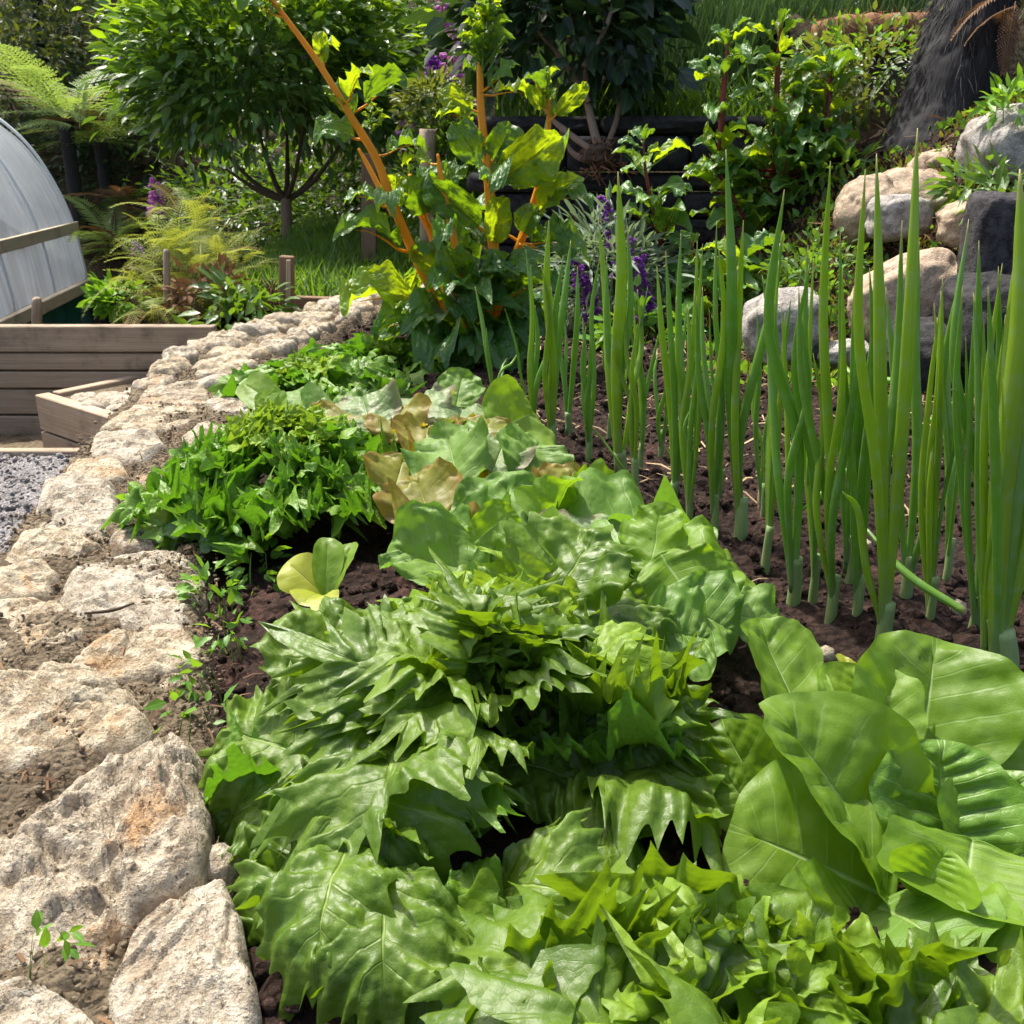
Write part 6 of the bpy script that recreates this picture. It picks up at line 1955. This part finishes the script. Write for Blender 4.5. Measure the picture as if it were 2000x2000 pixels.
# ------------------------------------------------------------------ background trees, ferns and shrubs
bgp = 'trees and shrubs on the hillside behind the garden'
def tree_fern(label, c, h, n, L, mats, lean=(0, 0), group=None, e=(.0, .75), ti=(0, 3)):
    c = np.asarray(c, float)
    root = thing('tree_fern', label, 'tree fern', c, group)
    top = c + np.array((lean[0], lean[1], h))
    V, fs, U = tube([c - (0, 0, .3), (c + top) / 2, top], [.05, .042, .05], 40, 16, .12, 5)
    part('trunk', root, V, fs, M['bark_black'], U)
    for i in range(n):
        az = i * 2.4
        el = rg.uniform(*e)
        d = np.array((cos(az) * cos(el), sin(az) * cos(el), sin(el))) * L * rg.uniform(.8, 1.1)
        frond(root, ti[i % len(ti)], mats[0] if i < n * .8 else mats[-1], top, top + d, (-d[0] * .2, -d[1] * .2, L))
    return root


tree_fern('tall tree fern with a dark slim trunk at the upper left', P(103, 230, 8.0) - (0, 0, .2), 1.6, 14, .9, ('fern', 'fern_dead'), group=bgp)
tree_fern('low tree fern with wide pale fronds behind the tunnel', P(150, 400, 6.6), .50, 20, .75, ('fern', 'fern_dead'), group=bgp, e=(.15, .8))
tree_fern('tree fern with shaded fronds right of the tunnel', P(215, 420, 6.9), .45, 18, .6, ('fern', 'fern_dead'), group=bgp, e=(-.2, .6))
tf = thing('fern_frond', 'single upright pale fern frond standing behind the tunnel', 'fern', P(155, 240, 6.3), bgp)
frond(tf, 2, 'fern', P(156, 250, 6.3), P(156, 140, 6.35), (0, -1, .2))
frond(tf, 2, 'fern', P(200, 250, 6.3), P(240, 180, 6.3), (-.3, -.6, .7))
frond(tf, 0, 'fern', P(150, 250, 6.3), P(10, 215, 6.1), (0, -.5, 1))
frond(tf, 0, 'fern', P(180, 240, 6.3), P(60, 180, 6.2), (0, -.5, 1))
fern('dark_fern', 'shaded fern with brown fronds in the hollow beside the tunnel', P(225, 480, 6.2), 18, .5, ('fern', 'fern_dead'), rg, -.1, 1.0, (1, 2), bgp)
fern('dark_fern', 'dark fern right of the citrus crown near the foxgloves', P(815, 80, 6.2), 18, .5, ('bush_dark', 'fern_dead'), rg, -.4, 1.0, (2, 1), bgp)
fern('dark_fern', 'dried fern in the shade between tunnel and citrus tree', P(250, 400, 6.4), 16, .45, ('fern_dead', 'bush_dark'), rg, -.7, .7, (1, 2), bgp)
BG = [
    ('speckled grey green shrub behind the tall tree fern', (190, 70), 8.2, (.75, .5, .65), 3200, .075, 'bush_grey'),
    ('olive shrub at the far upper left corner', (20, 110), 7.6, (.6, .5, .55), 2600, .07, 'bush_olive'),
    ('grey green shrub behind the tunnel arch', (60, 190), 8.0, (.7, .5, .6), 2600, .07, 'bush_grey'),
    ('dark shrub in the hollow behind the tunnel', (220, 330), 7.6, (.7, .5, .7), 2400, .08, 'bush_dark'),  # deep shade of the hollow put into the leaf colour, here and next
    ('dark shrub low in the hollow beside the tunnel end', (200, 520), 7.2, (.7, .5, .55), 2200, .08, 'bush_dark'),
    ('mid green shrub behind the citrus tree top', (430, 10), 8.6, (1.0, .6, .6), 3200, .08, 'bush_grey'),
    ('dark green shrub behind the citrus crown left', (330, 330), 7.4, (.7, .5, .7), 2600, .08, 'bush_dark'),
    ('leafy shrub seen under the citrus crown by the trunk', (480, 430), 6.4, (.55, .4, .38), 2600, .06, 'bush_mid'),
    ('leafy shrub seen under the citrus crown on the right', (650, 420), 6.4, (.55, .4, .40), 2600, .06, 'bush_mid'),
    ('second glossy green tree right of the citrus crown', (740, 110), 6.2, (.42, .40, .55), 3200, .08, 'citrus'),
    ('dark shrub behind the foxgloves', (860, 40), 8.5, (1.0, .6, .9), 3000, .09, 'bush_dark'),
    ('dark shrub behind the fence and climber', (800, 330), 6.8, (.6, .4, .6), 2600, .08, 'bush_dark'),
    ('olive green shrub behind the dark shrub on the wall', (1040, 120), 7.0, (.8, .5, .9), 3200, .07, 'bush_mid'),
    ('pale green shrub far behind the tall grass', (1380, 0), 8.5, (1.5, .7, 1.2), 4200, .08, 'bush_mid'),
    ('green shrub at the top behind the fibre log', (1640, 20), 7.5, (1.2, .6, .8), 3200, .08, 'bush_olive'),
    ('dark shrub behind the black tree trunk', (1950, 60), 6.0, (.9, .5, .9), 2600, .08, 'bush_dark'),
]
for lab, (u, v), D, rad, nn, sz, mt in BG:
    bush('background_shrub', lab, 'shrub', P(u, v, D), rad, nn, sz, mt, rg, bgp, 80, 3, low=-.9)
V, fs, U = tube([P(430, 40, 8), P(560, -60, 7.6)], [.05, .04], 14, 8, .1, 3)
V, fs, U = tube([P(215, -40, 7.4), P(250, 40, 7.4), P(300, 95, 7.4)], [.05, .05, .045], 20, 10, .12, 3)
lg = thing('leaning_trunk', 'grey leaning tree trunk among the shrubs at the upper left', 'tree', P(300, 95, 7.4))
part('trunk', lg, V, fs, M['bark'], U)
